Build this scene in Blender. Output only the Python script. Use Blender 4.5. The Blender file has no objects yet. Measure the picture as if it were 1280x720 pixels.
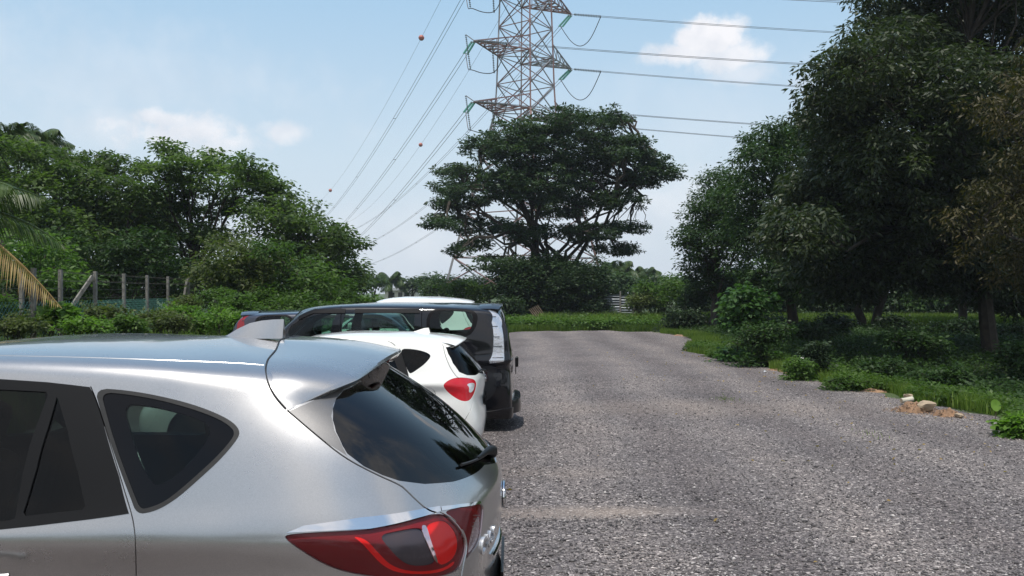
import bpy, bmesh, math, random
import numpy as np
from mathutils import Vector, Matrix
from mathutils.bvhtree import BVHTree
from mathutils.geometry import delaunay_2d_cdt

rng = np.random.default_rng(7)
random.seed(7)
F = 1083.0; CX = 640.0; HY = 365.0; H = 1.9
scene = bpy.context.scene
C = scene.collection
PI = math.pi

def at(px, py, Y):
    return np.array([(px-CX)/F*Y, Y, H-(py-HY)/F*Y])

# ------------------------------------------------------------ objects
def tag(o, label=None, cat=None, group=None, kind=None):
    if label: o['label'] = label
    if cat: o['category'] = cat
    if group: o['group'] = group
    if kind: o['kind'] = kind
    return o

def empty(name, loc=(0, 0, 0), rz=0.0, label=None, cat=None, group=None):
    o = bpy.data.objects.new(name, None); C.objects.link(o)
    o.location = loc; o.rotation_euler = (0, 0, rz); o.empty_display_size = .2
    return tag(o, label, cat, group)

def np_mesh(name, verts, faces, mat, parent=None, smooth=False, col=None, normals=None, mats=None, fmat=None):
    """verts (n,3), faces: (m,k) array or list of lists"""
    me = bpy.data.meshes.new(name)
    verts = np.asarray(verts, dtype=np.float32)
    if isinstance(faces, np.ndarray):
        m, k = faces.shape
        me.vertices.add(len(verts)); me.vertices.foreach_set('co', verts.ravel())
        me.loops.add(m*k); me.loops.foreach_set('vertex_index', faces.astype(np.int32).ravel())
        me.polygons.add(m); me.polygons.foreach_set('loop_start', np.arange(0, m*k, k, dtype=np.int32))
        me.update(calc_edges=True)
    else:
        me.from_pydata(verts.tolist(), [], [list(map(int, f)) for f in faces]); me.update()
    if col is not None:
        at_ = me.attributes.new('tone', 'FLOAT', 'POINT'); at_.data.foreach_set('value', np.asarray(col, dtype=np.float32))
    if smooth:
        me.polygons.foreach_set('use_smooth', np.ones(len(me.polygons), dtype=bool))
    for mm in (mats or [mat]): me.materials.append(mm)
    if fmat is not None: me.polygons.foreach_set('material_index', np.asarray(fmat, dtype=np.int32))
    if normals is not None:
        me.normals_split_custom_set_from_vertices(np.asarray(normals, dtype=np.float32).tolist())
    o = bpy.data.objects.new(name, me); C.objects.link(o)
    if parent is not None: o.parent = parent
    return o

class MB:
    """collects verts / faces"""
    def __init__(s): s.v = []; s.f = []; s.n = 0
    def add(s, v, f):
        v = np.asarray(v, float); s.v.append(v); s.f += [[i+s.n for i in q] for q in f]; s.n += len(v)
    def box(s, c, size, rot=None):
        hx, hy, hz = [a/2 for a in size]
        v = np.array([[x, y, z] for x in (-hx, hx) for y in (-hy, hy) for z in (-hz, hz)])
        if rot is not None: v = v @ np.array(rot).T
        s.add(v+np.array(c), [[0, 1, 3, 2], [4, 6, 7, 5], [0, 4, 5, 1], [2, 3, 7, 6], [0, 2, 6, 4], [1, 5, 7, 3]])
    def tube(s, pts, r, n=6, cap=True):
        pts = np.asarray(pts, float); m = len(pts)
        r = np.broadcast_to(np.asarray(r, float), (m,))
        t = np.gradient(pts, axis=0); t /= np.linalg.norm(t, axis=1)[:, None]+1e-9
        up = np.array([0, 0, 1.]) if abs(t[0][2]) < .9 else np.array([1., 0, 0])
        vs = []
        a = np.cross(t[0], up); a /= np.linalg.norm(a)+1e-9
        ang = np.arange(n)/n*2*PI+PI/n
        for i in range(m):
            a = a-t[i]*np.dot(a, t[i]); a /= np.linalg.norm(a)+1e-9
            b = np.cross(t[i], a)
            vs.append(pts[i]+r[i]*(np.cos(ang)[:, None]*a+np.sin(ang)[:, None]*b))
        f = [[i*n+j, i*n+(j+1) % n, (i+1)*n+(j+1) % n, (i+1)*n+j] for i in range(m-1) for j in range(n)]
        if cap: f += [list(range(n))[::-1], [(m-1)*n+j for j in range(n)]]
        s.add(np.concatenate(vs), f)
    def bar(s, a, b, w):
        s.tube([a, b], w*.7071, 4)
    def lathe(s, prof, axis='y', n=32, c=(0, 0, 0)):
        """prof list of (r, h)"""
        m = len(prof); v = []
        for r, h in prof:
            for j in range(n):
                t = j/n*2*PI
                p = {'y': (r*math.cos(t), h, r*math.sin(t)), 'z': (r*math.cos(t), r*math.sin(t), h)}[axis]
                v.append([p[k]+c[k] for k in range(3)])
        f = [[i*n+j, i*n+(j+1) % n, (i+1)*n+(j+1) % n, (i+1)*n+j] for i in range(m-1) for j in range(n)]
        s.add(v, f)
    def build(s, name, mat, parent=None, smooth=False, bevel=0):
        o = np_mesh(name, np.concatenate(s.v), s.f, mat, parent, smooth)
        if bevel:
            b = o.modifiers.new('b', 'BEVEL'); b.width = bevel; b.segments = 2; b.limit_method = 'ANGLE'
        if smooth:
            bm = bmesh.new(); bm.from_mesh(o.data); bmesh.ops.recalc_face_normals(bm, faces=bm.faces)
            for e in bm.edges:
                if len(e.link_faces) == 2 and e.calc_face_angle(0) > .7: e.smooth = False
            bm.to_mesh(o.data); bm.free()
        return o

def copy_tree(o, parent=None):
    c = o.copy(); C.objects.link(c)
    if parent is not None: c.parent = parent; c.matrix_parent_inverse = o.matrix_parent_inverse.copy()
    for ch in list(o.children): copy_tree(ch, c)
    return c

# ------------------------------------------------------------ materials
def mat_new(name):
    m = bpy.data.materials.new(name); m.use_nodes = True
    nt = m.node_tree; return m, nt, nt.nodes['Principled BSDF']

def N(nt, t, **kw):
    n = nt.nodes.new(t)
    for k, v in kw.items():
        if k.startswith('i_'):
            key = k[2:]
            key = int(key) if key.isdigit() else key.replace('_', ' ')
            n.inputs[key].default_value = v
        else: setattr(n, k, v)
    return n

def ramp(nt, stops):
    n = nt.nodes.new('ShaderNodeValToRGB'); e = n.color_ramp.elements
    e[0].position, e[0].color = stops[0][0], (*stops[0][1], 1)
    e[1].position, e[1].color = stops[-1][0], (*stops[-1][1], 1)
    for p, c in stops[1:-1]:
        q = e.new(p); q.color = (*c, 1)
    return n

def simple(name, col, rough=.5, metal=0., coat=0., bump=0., bscale=50., var=0., vscale=6., spec=.5, emis=None):
    m, nt, p = mat_new(name)
    p.inputs['Base Color'].default_value = (*col, 1); p.inputs['Roughness'].default_value = rough
    p.inputs['Metallic'].default_value = metal; p.inputs['Coat Weight'].default_value = coat
    p.inputs['Coat Roughness'].default_value = .03; p.inputs['Specular IOR Level'].default_value = spec
    tc = N(nt, 'ShaderNodeTexCoord')
    if var:
        nz = N(nt, 'ShaderNodeTexNoise', i_Scale=vscale, i_Detail=6.); nt.links.new(tc.outputs['Object'], nz.inputs['Vector'])
        r = ramp(nt, [(.3, tuple(c*(1-var) for c in col)), (.7, tuple(min(1, c*(1+var)) for c in col))])
        nt.links.new(nz.outputs['Fac'], r.inputs['Fac']); nt.links.new(r.outputs['Color'], p.inputs['Base Color'])
    if bump:
        nz = N(nt, 'ShaderNodeTexNoise', i_Scale=bscale, i_Detail=4.); nt.links.new(tc.outputs['Object'], nz.inputs['Vector'])
        b = N(nt, 'ShaderNodeBump', i_Strength=bump, i_Distance=.01); nt.links.new(nz.outputs['Fac'], b.inputs['Height'])
        nt.links.new(b.outputs['Normal'], p.inputs['Normal'])
    return m

def paint(name, col, metal, rough, flake=.02):
    m, nt, p = mat_new(name)
    p.inputs['Metallic'].default_value = metal
    p.inputs['Coat Weight'].default_value = 1.; p.inputs['Coat Roughness'].default_value = .02
    tc = N(nt, 'ShaderNodeTexCoord')
    v = N(nt, 'ShaderNodeTexVoronoi', i_Scale=900.); nt.links.new(tc.outputs['Object'], v.inputs['Vector'])
    sx = N(nt, 'ShaderNodeSeparateColor'); nt.links.new(v.outputs['Color'], sx.inputs[0])
    mx = N(nt, 'ShaderNodeMapRange', i_To_Min=1-flake*6, i_To_Max=1+flake*6); nt.links.new(sx.outputs[0], mx.inputs['Value'])
    sc = N(nt, 'ShaderNodeVectorMath', operation='SCALE'); sc.inputs[0].default_value = col
    nt.links.new(mx.outputs[0], sc.inputs['Scale']); nt.links.new(sc.outputs[0], p.inputs['Base Color'])
    nz = N(nt, 'ShaderNodeTexNoise', i_Scale=3., i_Detail=8., i_Roughness=.7); nt.links.new(tc.outputs['Object'], nz.inputs['Vector'])
    mr = N(nt, 'ShaderNodeMapRange', i_To_Min=rough*.85, i_To_Max=rough*1.25); nt.links.new(nz.outputs['Fac'], mr.inputs['Value'])
    nt.links.new(mr.outputs[0], p.inputs['Roughness'])
    # road dust dulls the clear coat a little
    mc = N(nt, 'ShaderNodeMapRange', i_To_Min=.015, i_To_Max=.09); nt.links.new(nz.outputs['Fac'], mc.inputs['Value'])
    nt.links.new(mc.outputs[0], p.inputs['Coat Roughness'])
    return m

def glass_mat(name, tint, ior=1.5, rough=.01):
    m = bpy.data.materials.new(name); m.use_nodes = True; nt = m.node_tree; nt.nodes.clear()
    out = N(nt, 'ShaderNodeOutputMaterial'); tr = N(nt, 'ShaderNodeBsdfTransparent'); tr.inputs[0].default_value = (*tint, 1)
    gl = N(nt, 'ShaderNodeBsdfGlossy', i_Roughness=rough); fr = N(nt, 'ShaderNodeFresnel', i_IOR=ior)
    mx = N(nt, 'ShaderNodeMixShader')
    nt.links.new(fr.outputs[0], mx.inputs[0]); nt.links.new(tr.outputs[0], mx.inputs[1]); nt.links.new(gl.outputs[0], mx.inputs[2])
    nt.links.new(mx.outputs[0], out.inputs['Surface']); return m

def leaf_mat(name, dark, light, trans=.35, rough=.5, spec=.22):
    m, nt, p = mat_new(name)
    a = N(nt, 'ShaderNodeAttribute', attribute_name='tone')
    r = ramp(nt, [(0., dark), (.55, tuple((dark[i]+light[i])/2 for i in range(3))), (1., light)])
    nt.links.new(a.outputs['Fac'], r.inputs['Fac'])
    oi = N(nt, 'ShaderNodeObjectInfo'); mr = N(nt, 'ShaderNodeMapRange', i_To_Min=.8, i_To_Max=1.15)
    nt.links.new(oi.outputs['Random'], mr.inputs['Value'])
    sc = N(nt, 'ShaderNodeVectorMath', operation='SCALE'); nt.links.new(r.outputs['Color'], sc.inputs[0]); nt.links.new(mr.outputs[0], sc.inputs['Scale'])
    nt.links.new(sc.outputs[0], p.inputs['Base Color']); p.inputs['Roughness'].default_value = rough
    p.inputs['Specular IOR Level'].default_value = spec
    t = N(nt, 'ShaderNodeBsdfTranslucent')
    br = N(nt, 'ShaderNodeVectorMath', operation='MULTIPLY'); br.inputs[1].default_value = (1.3, 1.6, .6)
    nt.links.new(sc.outputs[0], br.inputs[0]); nt.links.new(br.outputs[0], t.inputs[0])
    mx = N(nt, 'ShaderNodeMixShader', i_0=trans)
    nt.links.new(p.outputs[0], mx.inputs[1]); nt.links.new(t.outputs[0], mx.inputs[2])
    nt.links.new(mx.outputs[0], nt.nodes['Material Output'].inputs['Surface'])
    return m

M = {}
M['rubber'] = simple('rubber', (.012, .012, .012), .6, bump=.1)
M['blackplastic'] = simple('black_plastic', (.006, .006, .0065), .5, bump=.1, bscale=400, spec=.22)
M['blackgloss'] = simple('black_gloss', (.003, .003, .004), .1, spec=.25)
M['satinblack'] = simple('satin_black', (.006, .006, .007), .6, spec=.12)
M['chrome'] = simple('chrome', (.75, .75, .76), .08, 1.)
M['alloy'] = simple('alloy', (.45, .45, .46), .3, .9)
M['seat'] = simple('seat_fabric', (.03, .03, .032), .9, bump=.3, bscale=200)
M['interior'] = simple('interior_dark', (.012, .012, .013), .9)
M['silver'] = paint('silver_paint', (.45, .443, .435), .9, .27)
M['silver_shadow'] = paint('silver_paint_shaded', (.15, .147, .145), .7, .4)  # body silver darkened: the pillar's darker reflection is put into the colour
M['white'] = paint('white_paint', (.78, .78, .74), .0, .35, .004)
M['black'] = paint('dark_paint', (.004, .004, .006), .0, .3)
M['black'].node_tree.nodes['Principled BSDF'].inputs['Specular IOR Level'].default_value = .1
M['darkblue'] = paint('midnight_paint', (.010, .012, .026), .1, .3)
M['glass'] = glass_mat('tinted_glass', (.55, .68, .62), 1.38)
M['glass_dark'] = glass_mat('privacy_glass', (.17, .225, .205), 1.36)
M['glass_rear'] = glass_mat('rear_screen_glass', (.03, .04, .045), 1.72)
M['glass_green'] = glass_mat('green_glass', (.58, .72, .66), 1.45)
M['lens_red'] = glass_mat('red_lens', (.75, .05, .05), 1.5)
M['lens_clear'] = glass_mat('clear_lens', (.8, .8, .8), 1.45)
M['lamp_deep'] = simple('lamp_deep_red', (.20, .003, .007), .35, .0, coat=.3)
M['lamp_red'] = simple('lamp_bright_red', (1., .012, .008), .3, .0, coat=.3)
M['lamp_grey'] = simple('lamp_smoked', (.10, .11, .12), .25, .6)
M['lamp_white'] = simple('lamp_white', (.8, .78, .76), .2, .5, coat=.5)
M['concrete'] = simple('concrete', (.20, .19, .17), .9, bump=.5, bscale=60, var=.3, vscale=9)
M['bark'] = simple('bark', (.045, .037, .028), .95, bump=.8, bscale=25, var=.4, vscale=5)
M['bark_pale'] = simple('bark_pale', (.095, .078, .06), .95, bump=.8, bscale=25, var=.35, vscale=5)
M['steel_red'] = simple('pylon_primer', (.21, .125, .115), .6, .1, var=.25, vscale=.6)
M['steel_grey'] = simple('pylon_galvanised', (.26, .255, .26), .55, .3, var=.2, vscale=.6)
M['insul_glass'] = simple('insulator_glass', (.12, .34, .28), .15, coat=.5)
M['insul_grey'] = simple('insulator_porcelain', (.16, .17, .18), .3)
M['wire'] = simple('conductor', (.10, .10, .11), .5, .6)
M['ball'] = simple('marker_orange', (.42, .13, .09), .5, var=.1)
M['galv'] = simple('galvanised_sheet', (.22, .24, .26), .5, .5, var=.25, vscale=3)
M['netgreen'] = simple('green_mesh_wire', (.055, .18, .14), .5)
M['barb'] = simple('barbed_wire', (.14, .13, .12), .6, .5)
M['rock'] = simple('pale_rock', (.36, .28, .19), .9, bump=.8, bscale=12, var=.3, vscale=4)
M['soil'] = simple('orange_soil', (.24, .145, .085), .95, bump=.8, bscale=20, var=.35, vscale=5)
M['rubble'] = simple('rubble', (.27, .18, .12), .95, var=.6, vscale=30)
M['log'] = simple('pale_log', (.50, .47, .38), .85, bump=.5, bscale=30, var=.2)
M['stick'] = simple('dry_stick', (.24, .18, .13), .9, var=.3)
M['plasticwhite'] = simple('white_bag', (.6, .58, .56), .5)
# leaves
M['lf_rain'] = leaf_mat('leaf_rain_tree', (.020, .040, .020), (.058, .092, .040), .25)
M['lf_durian'] = leaf_mat('leaf_durian', (.018, .034, .013), (.072, .095, .038), .28, .45, .32)
M['lf_bank'] = leaf_mat('leaf_bank', (.034, .064, .020), (.125, .180, .055), .4)
M['lf_shrub'] = leaf_mat('leaf_shrub', (.030, .075, .022), (.075, .150, .040), .35)
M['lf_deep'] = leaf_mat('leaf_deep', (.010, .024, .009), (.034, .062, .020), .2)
M['lf_brown'] = leaf_mat('leaf_brownish', (.030, .034, .012), (.095, .074, .030), .25)
M['lf_dark'] = leaf_mat('leaf_dark', (.018, .042, .014), (.060, .108, .030), .3)
M['lf_mid'] = leaf_mat('leaf_mid', (.038, .082, .020), (.11, .185, .038), .38)
M['lf_olive'] = leaf_mat('leaf_olive', (.050, .075, .022), (.125, .150, .055), .35)
M['lf_bright'] = leaf_mat('leaf_bright', (.060, .125, .022), (.15, .26, .045), .4)
M['lf_far'] = leaf_mat('leaf_far', (.035, .068, .030), (.085, .130, .055), .3)
M['lf_palm'] = leaf_mat('leaf_palm', (.035, .070, .022), (.10, .14, .045), .3, .4)
M['lf_dry'] = leaf_mat('leaf_dry', (.26, .17, .06), (.50, .38, .17), .3, .6)
M['grass'] = leaf_mat('grass_blades', (.060, .115, .018), (.19, .26, .05), .4, .5)
# ------------------------------------------------------------ car body surfaces
# control rings, each a list over 15 columns from rear centre round the near side to front centre: (x forward of the tail, half width, height)
def ring(xs, ws, zs):
    if not hasattr(zs, '__len__'): zs = [zs]*15
    return [(a, b, c) for a, b, c in zip(xs, ws, zs)]
BASE = [
 ring([.04,.05,.10,.22,.5,.85,1.3,2,2.7,3.3,3.8,4.15,4.36,4.45,4.47],[0,.40,.66,.82,.86,.86,.86,.86,.86,.86,.85,.80,.66,.38,0],.22),
 ring([-.01,0,.05,.20,.5,.85,1.3,2,2.7,3.3,3.8,4.2,4.42,4.52,4.54],[0,.42,.70,.86,.89,.89,.885,.885,.885,.885,.885,.83,.68,.38,0],.38),
 ring([-.02,.02,.09,.24,.5,.85,1.3,2,2.7,3.3,3.8,4.2,4.42,4.52,4.54],[0,.42,.72,.87,.905,.905,.89,.885,.885,.89,.895,.85,.70,.40,0],.62),
 ring([.02,.065,.145,.28,.5,.85,1.3,2,2.7,3.3,3.8,4.15,4.34,4.45,4.48],[0,.42,.70,.85,.893,.893,.872,.865,.868,.878,.885,.83,.69,.40,0],[.82]*10+[.82,.80,.78,.78,.78]),
 ring([0,.055,.155,.31,.55,.9,1.3,2,2.7,3.3,3.75,4.05,4.22,4.32,4.35],[0,.42,.69,.835,.880,.878,.872,.870,.872,.875,.85,.78,.64,.38,0],[.98]*9+[.98,.96,.92,.90,.90,.90]),
 ring([0.,.06,.185,.34,.6,.92,1.3,2,2.7,3.3,3.6,3.8,3.92,4.0,4.02],[0,.42,.68,.825,.892,.905,.903,.90,.90,.885,.80,.70,.56,.33,0],[1.09]*8+[1.08,1.06,1.03,1.0,.99,1.0,1.0]),
 ring([.04,.09,.24,.42,.66,.95,1.3,2,2.7,3.15,3.3,3.42,3.5,3.55,3.56],[0,.40,.64,.78,.845,.865,.872,.872,.865,.82,.74,.63,.50,.30,0],[1.20,1.20,1.21,1.22,1.22,1.20,1.19,1.16,1.13,1.10,1.08,1.07,1.08,1.08,1.08]),
 ring([.27,.29,.40,.53,.72,.98,1.3,2,2.6,2.9,3.0,3.06,3.10,3.14,3.15],[0,.40,.61,.715,.77,.79,.80,.80,.785,.74,.68,.60,.48,.28,0],[1.40,1.40,1.40,1.39,1.38,1.38,1.38,1.36,1.33,1.30,1.29,1.29,1.29,1.29,1.29]),
 ring([.53,.54,.60,.69,.83,1.03,1.3,1.9,2.3,2.48,2.55,2.6,2.64,2.68,2.7],[0,.38,.55,.64,.69,.71,.72,.72,.71,.68,.62,.54,.44,.26,0],[1.57,1.565,1.55,1.54,1.54,1.56,1.575,1.59,1.57,1.53,1.52,1.52,1.52,1.52,1.52]),
 ring([.68,.69,.74,.82,.94,1.12,1.35,1.85,2.15,2.28,2.33,2.37,2.40,2.43,2.44],[0,.36,.51,.585,.62,.635,.64,.64,.63,.60,.55,.48,.39,.23,0],[1.65,1.645,1.63,1.625,1.63,1.645,1.66,1.675,1.665,1.645,1.635,1.635,1.635,1.635,1.64]),
 ring([.9,.91,.95,1.0,1.1,1.25,1.42,1.75,1.95,2.05,2.08,2.11,2.13,2.15,2.155],[0,.22,.31,.36,.38,.385,.385,.385,.37,.34,.31,.27,.21,.12,0],[1.69,1.687,1.682,1.682,1.687,1.692,1.70,1.708,1.703,1.698,1.69,1.69,1.69,1.69,1.69]),
 ring([1.15,1.155,1.17,1.2,1.26,1.36,1.48,1.65,1.76,1.82,1.84,1.86,1.87,1.88,1.885],[0]*15,1.714),
]
BASE = np.array(BASE)          # (12, 15, 3)
NV, NU = BASE.shape[:2]

def pad(P):
    """phantom rows / columns: mirror over the centre plane at both ends of u and at the spine"""
    mir = np.array([1, -1, 1.])
    P = np.concatenate([P[:, 1:2]*mir, P, P[:, -2:-1]*mir], axis=1)
    P = np.concatenate([2*P[:1]-P[1:2], P, P[-2:-1]*mir], axis=0)
    return P

def bw(t):
    return np.stack([(1-t)**3, 3*t**3-6*t**2+4, -3*t**3+3*t**2+3*t+1, t**3])/6
def dbw(t):
    return np.stack([-(1-t)**2*3, 9*t**2-12*t, -9*t**2+6*t+3, 3*t**2])/6

class Surf:
    def __init__(s, grid):
        D = grid.copy(); P = D.copy()
        for _ in range(6):
            s.P = pad(P); P = P+(D-s.nodes()); P[-1, :, 1] = 0; P[:, 0, 1] = 0; P[:, -1, 1] = 0
        s.P = pad(P)
    def nodes(s):
        uu, vv = np.meshgrid(np.arange(NU), np.arange(NV)); return s.ev(uu.ravel(), vv.ravel())[0].reshape(NV, NU, 3)
    def ev(s, u, v, nrm=False):
        u = np.clip(np.asarray(u, float), 0, NU-1); v = np.clip(np.asarray(v, float), 0, NV-1)
        iu = np.minimum(u.astype(int), NU-2); iv = np.minimum(v.astype(int), NV-2)
        tu = u-iu; tv = v-iv
        Wu, Wv = bw(tu), bw(tv)
        G = np.stack([[s.P[iv+b, iu+a] for a in range(4)] for b in range(4)])  # 4v,4u,n,3
        p = np.einsum('an,bn,banc->nc', Wu, Wv, G)
        if not nrm: return p, None
        du = np.einsum('an,bn,banc->nc', dbw(tu), Wv, G); dv = np.einsum('an,bn,banc->nc', Wu, dbw(tv), G)
        n = np.cross(du, dv); n /= np.linalg.norm(n, axis=1)[:, None]+1e-12
        return p, n

def mapz(a, xs, ys): return np.interp(a, xs, ys)

class Car:
    def __init__(s, surf, name, label, cat, loc, rz, sub=10, group=None, seed=0):
        s.S = surf; s.sub = sub
        s.root = empty(name, loc, rz, label, cat, group)
        s.M = Matrix.Translation(loc) @ Matrix.Rotation(rz, 4, 'Z')
        s.Mi = s.M.inverted()
        nu, nv = (NU-1)*sub+1, (NV-1)*sub+1
        uu, vv = np.meshgrid(np.linspace(0, NU-1, nu), np.linspace(0, NV-1, nv))
        s.gu, s.gv = uu.ravel(), vv.ravel(); s.nu, s.nv = nu, nv
        s.gp, gn = surf.ev(s.gu, s.gv, True)
        s.gp_l = s.gp*np.array([-1, -1, 1])      # local object space: x back to front is -x, near side is -y
        # orientation of the analytic normal
        k = np.argmin(abs(s.gu-7)+abs(s.gv-3)); s.sgn = 1 if gn[k][1] > 0 else -1
        tris = []; s.tuv = []
        for j in range(nv-1):
            for i in range(nu-1):
                a = j*nu+i; b = a+1; c = a+nu+1; d = a+nu
                tris.append((a, b, c)); tris.append((a, c, d))
        s.tris = tris
        s.bvh = BVHTree.FromPolygons([tuple(p) for p in s.gp_l.tolist()], tris)
        s.regions = []     # (name, poly uv, mat, depth, opts)
        s.gaps = []
    def uv_of(s, co, idx):
        from mathutils.interpolate import poly_3d_calc
        t = s.tris[idx]; w = poly_3d_calc([Vector(s.gp_l[k]) for k in t], co)
        return np.array([sum(w[k]*s.gu[t[k]] for k in range(3)), sum(w[k]*s.gv[t[k]] for k in range(3))])
    def cast(s, o, d):
        co, n, idx, dist = s.bvh.ray_cast(o, d)
        if idx is None:
            rel = s.gp_l-np.array(o); dd = np.array(d.normalized()); t = rel@dd
            dist = np.linalg.norm(rel-np.outer(t, dd), axis=1); k = int(np.argmin(dist))
            return np.array([s.gu[k], s.gv[k]])
        return s.uv_of(co, idx)
    def pt(s, p):
        k = p[0]
        if k == 'p':
            o = s.Mi @ Vector((0, 0, H)); q = s.Mi @ Vector(at(p[1], p[2], 10.)); return s.cast(o, (q-o).normalized())
        if k == 's': return s.cast(Vector((-p[1], -3, p[2])), Vector((0, 1, 0)))
        if k == 'b': return s.cast(Vector((2, -p[1], p[2])), Vector((-1, 0, 0)))
        if k == 'f': return s.cast(Vector((-7, -p[1], p[2])), Vector((1, 0, 0)))
        return np.array([p[1], p[2]], float)
    def uvs(s, pts, dens=0):
        if dens and len(pts) > 2:
            pts = smooth_poly(pts)
        return np.array([s.pt(p) for p in pts])
    def region(s, name, pts, mat, depth=0., center=False, curve=True, **kw):
        if curve and all(p[0] == 'p' for p in pts): pts = [('p', a, b) for a, b in chaikin([(p[1], p[2]) for p in pts], 2)]
        s.regions.append(dict(name=name, poly=s.uvs(pts), mat=mat, depth=depth, center=center, **kw))
    def gap(s, pts, w=1.0, closed=False):
        """pts all 'p' (pixel) or 's' (side) ; w is half the width in that unit"""
        k = pts[0][0]; P = np.array([(p[1], p[2]) for p in pts], float)
        P = np.array(chaikin(P.tolist(), 2, closed)); 
        if closed: P = np.vstack([P, P[:1]])
        t = np.gradient(P, axis=0); t /= np.linalg.norm(t, axis=1)[:, None]; nn = np.stack([-t[:, 1], t[:, 0]], 1)
        for i in range(len(P)-1):
            q = [P[i]+nn[i]*w, P[i+1]+nn[i+1]*w, P[i+1]-nn[i+1]*w, P[i]-nn[i]*w]
            s.gaps.append(np.array([s.pt((k, a[0], a[1])) for a in q]))
    def circle(s, x, z, r, n=40): return [('s', x+r*math.cos(t), z+r*math.sin(t)) for t in np.linspace(0, 2*PI, n, endpoint=False)]
    def build(s, body_mat, holes=()):
        pts = []; edges = []
        def addpoly(P, closed=True):
            b = len(pts)
            for i, p in enumerate(P): pts.append((float(np.clip(p[0], 0, NU-1)), float(np.clip(p[1], 0, NV-1))))
            m = len(P)
            for i in range(m if closed else m-1): edges.append((b+i, b+(i+1) % m))
        polys = [r['poly'] for r in s.regions]+s.gaps
        for P in polys: addpoly(dens(P, .12))
        allp = np.array(pts)
        # drop grid points that crowd a constraint point
        keep = np.ones(len(s.gu), bool)
        if len(allp):
            h = .35/s.sub
            cell = {}
            for a, b in allp: cell.setdefault((int(a/h), int(b/h)), 1)
            for k in range(len(s.gu)):
                ci, cj = int(s.gu[k]/h), int(s.gv[k]/h)
                if s.gu[k] in (0, NU-1) or s.gv[k] in (0, NV-1): continue
                if any((ci+a, cj+b) in cell for a in (-1, 0, 1) for b in (-1, 0, 1)): keep[k] = False
        for a, b in zip(s.gu[keep], s.gv[keep]): pts.append((float(a), float(b)))
        v2, e2, f2, _, _, _ = delaunay_2d_cdt([Vector(p) for p in pts], edges, [], 0, 1e-6)
        V = np.array([[p[0], p[1]] for p in v2]); Fc = np.array([list(f) for f in f2 if len(f) == 3])
        cen = V[Fc].mean(axis=1)
        area = abs(np.cross(V[Fc[:, 1]]-V[Fc[:, 0]], V[Fc[:, 2]]-V[Fc[:, 0]]))
        reg = np.zeros(len(Fc), int)             # 0 = shell
        for i, r in enumerate(s.regions): reg[inpoly(cen, r['poly'])] = i+1
        for g in s.gaps: reg[inpoly(cen, g)] = -1
        reg[area < 1e-9] = -2
        P3, N3 = s.S.ev(V[:, 0], V[:, 1], True); N3 *= s.sgn
        # spine / centre normals
        loc = P3*np.array([-1, -1, 1]); nl = N3*np.array([-1, -1, 1])
        s.V, s.Fc, s.reg, s.loc, s.nl = V, Fc, reg, loc, nl
        out = {}
        def make(name, mask, mat, depth, center, parent, skirt=.012, extra=None):
            fc = Fc[mask]
            if not len(fc): return []
            used, inv = np.unique(fc, return_inverse=True); fc = inv.reshape(-1, 3)
            p = loc[used]-nl[used]*depth; n = nl[used].copy(); uv = V[used]
            if extra is not None: p, n = extra(p, n, uv)
            # orientation
            fn = np.cross(p[fc[:, 1]]-p[fc[:, 0]], p[fc[:, 2]]-p[fc[:, 0]])
            fl = (fn*n[fc[:, 0]]).sum(1) < 0; fc[fl] = fc[fl][:, ::-1]
            # skirts
            if skirt:
                ed = np.concatenate([fc[:, [0, 1]], fc[:, [1, 2]], fc[:, [2, 0]]])
                key = {}
                for a, b in ed.tolist(): key[(min(a, b), max(a, b))] = None if (min(a, b), max(a, b)) in key else (a, b)
                bd = [e for e in key.values() if e is not None and not (center and (max(uv[e[0]][0], uv[e[1]][0]) < 1e-4 or min(uv[e[0]][0], uv[e[1]][0]) > NU-1-1e-4 or min(uv[e[0]][1], uv[e[1]][1]) > NV-1-1e-4))]
                if bd:
                    nv_ = []; nn_ = []; nf = []; b0 = len(p)
                    for a, b in bd:
                        d = p[b]-p[a]; out_ = np.cross(d, n[a]); out_ /= np.linalg.norm(out_)+1e-9
                        nv_ += [p[a], p[b], p[b]-n[b]*skirt, p[a]-n[a]*skirt]; nn_ += [n[a]*.8+out_*.6, n[b]*.8+out_*.6, out_, out_]
                        k = b0+len(nv_)-4; nf += [[k, k+3, k+2], [k, k+2, k+1]]
                    p = np.vstack([p, nv_]); n = np.vstack([n, nn_]); fc = np.vstack([fc, nf])
            n = n/(np.linalg.norm(n, axis=1)[:, None]+1e-9)
            mir = np.array([1, -1, 1])
            res = []
            if center:
                k = len(p)
                P = np.vstack([p, p*mir]); Nn = np.vstack([n, n*mir]); FF = np.vstack([fc, fc[:, ::-1]+k])
                res.append(np_mesh(name, P, FF, mat, parent, True, normals=Nn))
            else:
                res.append(np_mesh(name, p, fc, mat, parent, True, normals=n))
                res.append(np_mesh(name, p*mir, fc[:, ::-1].copy(), mat, parent, True, normals=n*mir))
            return res
        out['body'] = make('body', reg == 0, body_mat, 0, True, s.root)
        for i, r in enumerate(s.regions):
            if r['mat'] is None: continue
            par = s.root
            if r.get('under'):
                par = out[r['under']]
                if isinstance(par, list) and len(par) == 2 and not r['center']:
                    o2 = make(r['name'], reg == i+1, r['mat'], r['depth'], r['center'], s.root, r.get('skirt', .012), r.get('extra'))
                    for a, b in zip(o2, par): a.parent = b
                    out[r.get('key', r['name'])] = o2; continue
                par = par[0]
            out.setdefault(r.get('key', r['name']), [])
            out[r.get('key', r['name'])] += make(r['name'], reg == i+1, r['mat'], r['depth'], r['center'], par, r.get('skirt', .012), r.get('extra'))
        s.out = out
        # dark inner shell behind the panels (open where there is glass)
        sh = np.ones(len(Fc), bool)
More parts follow.
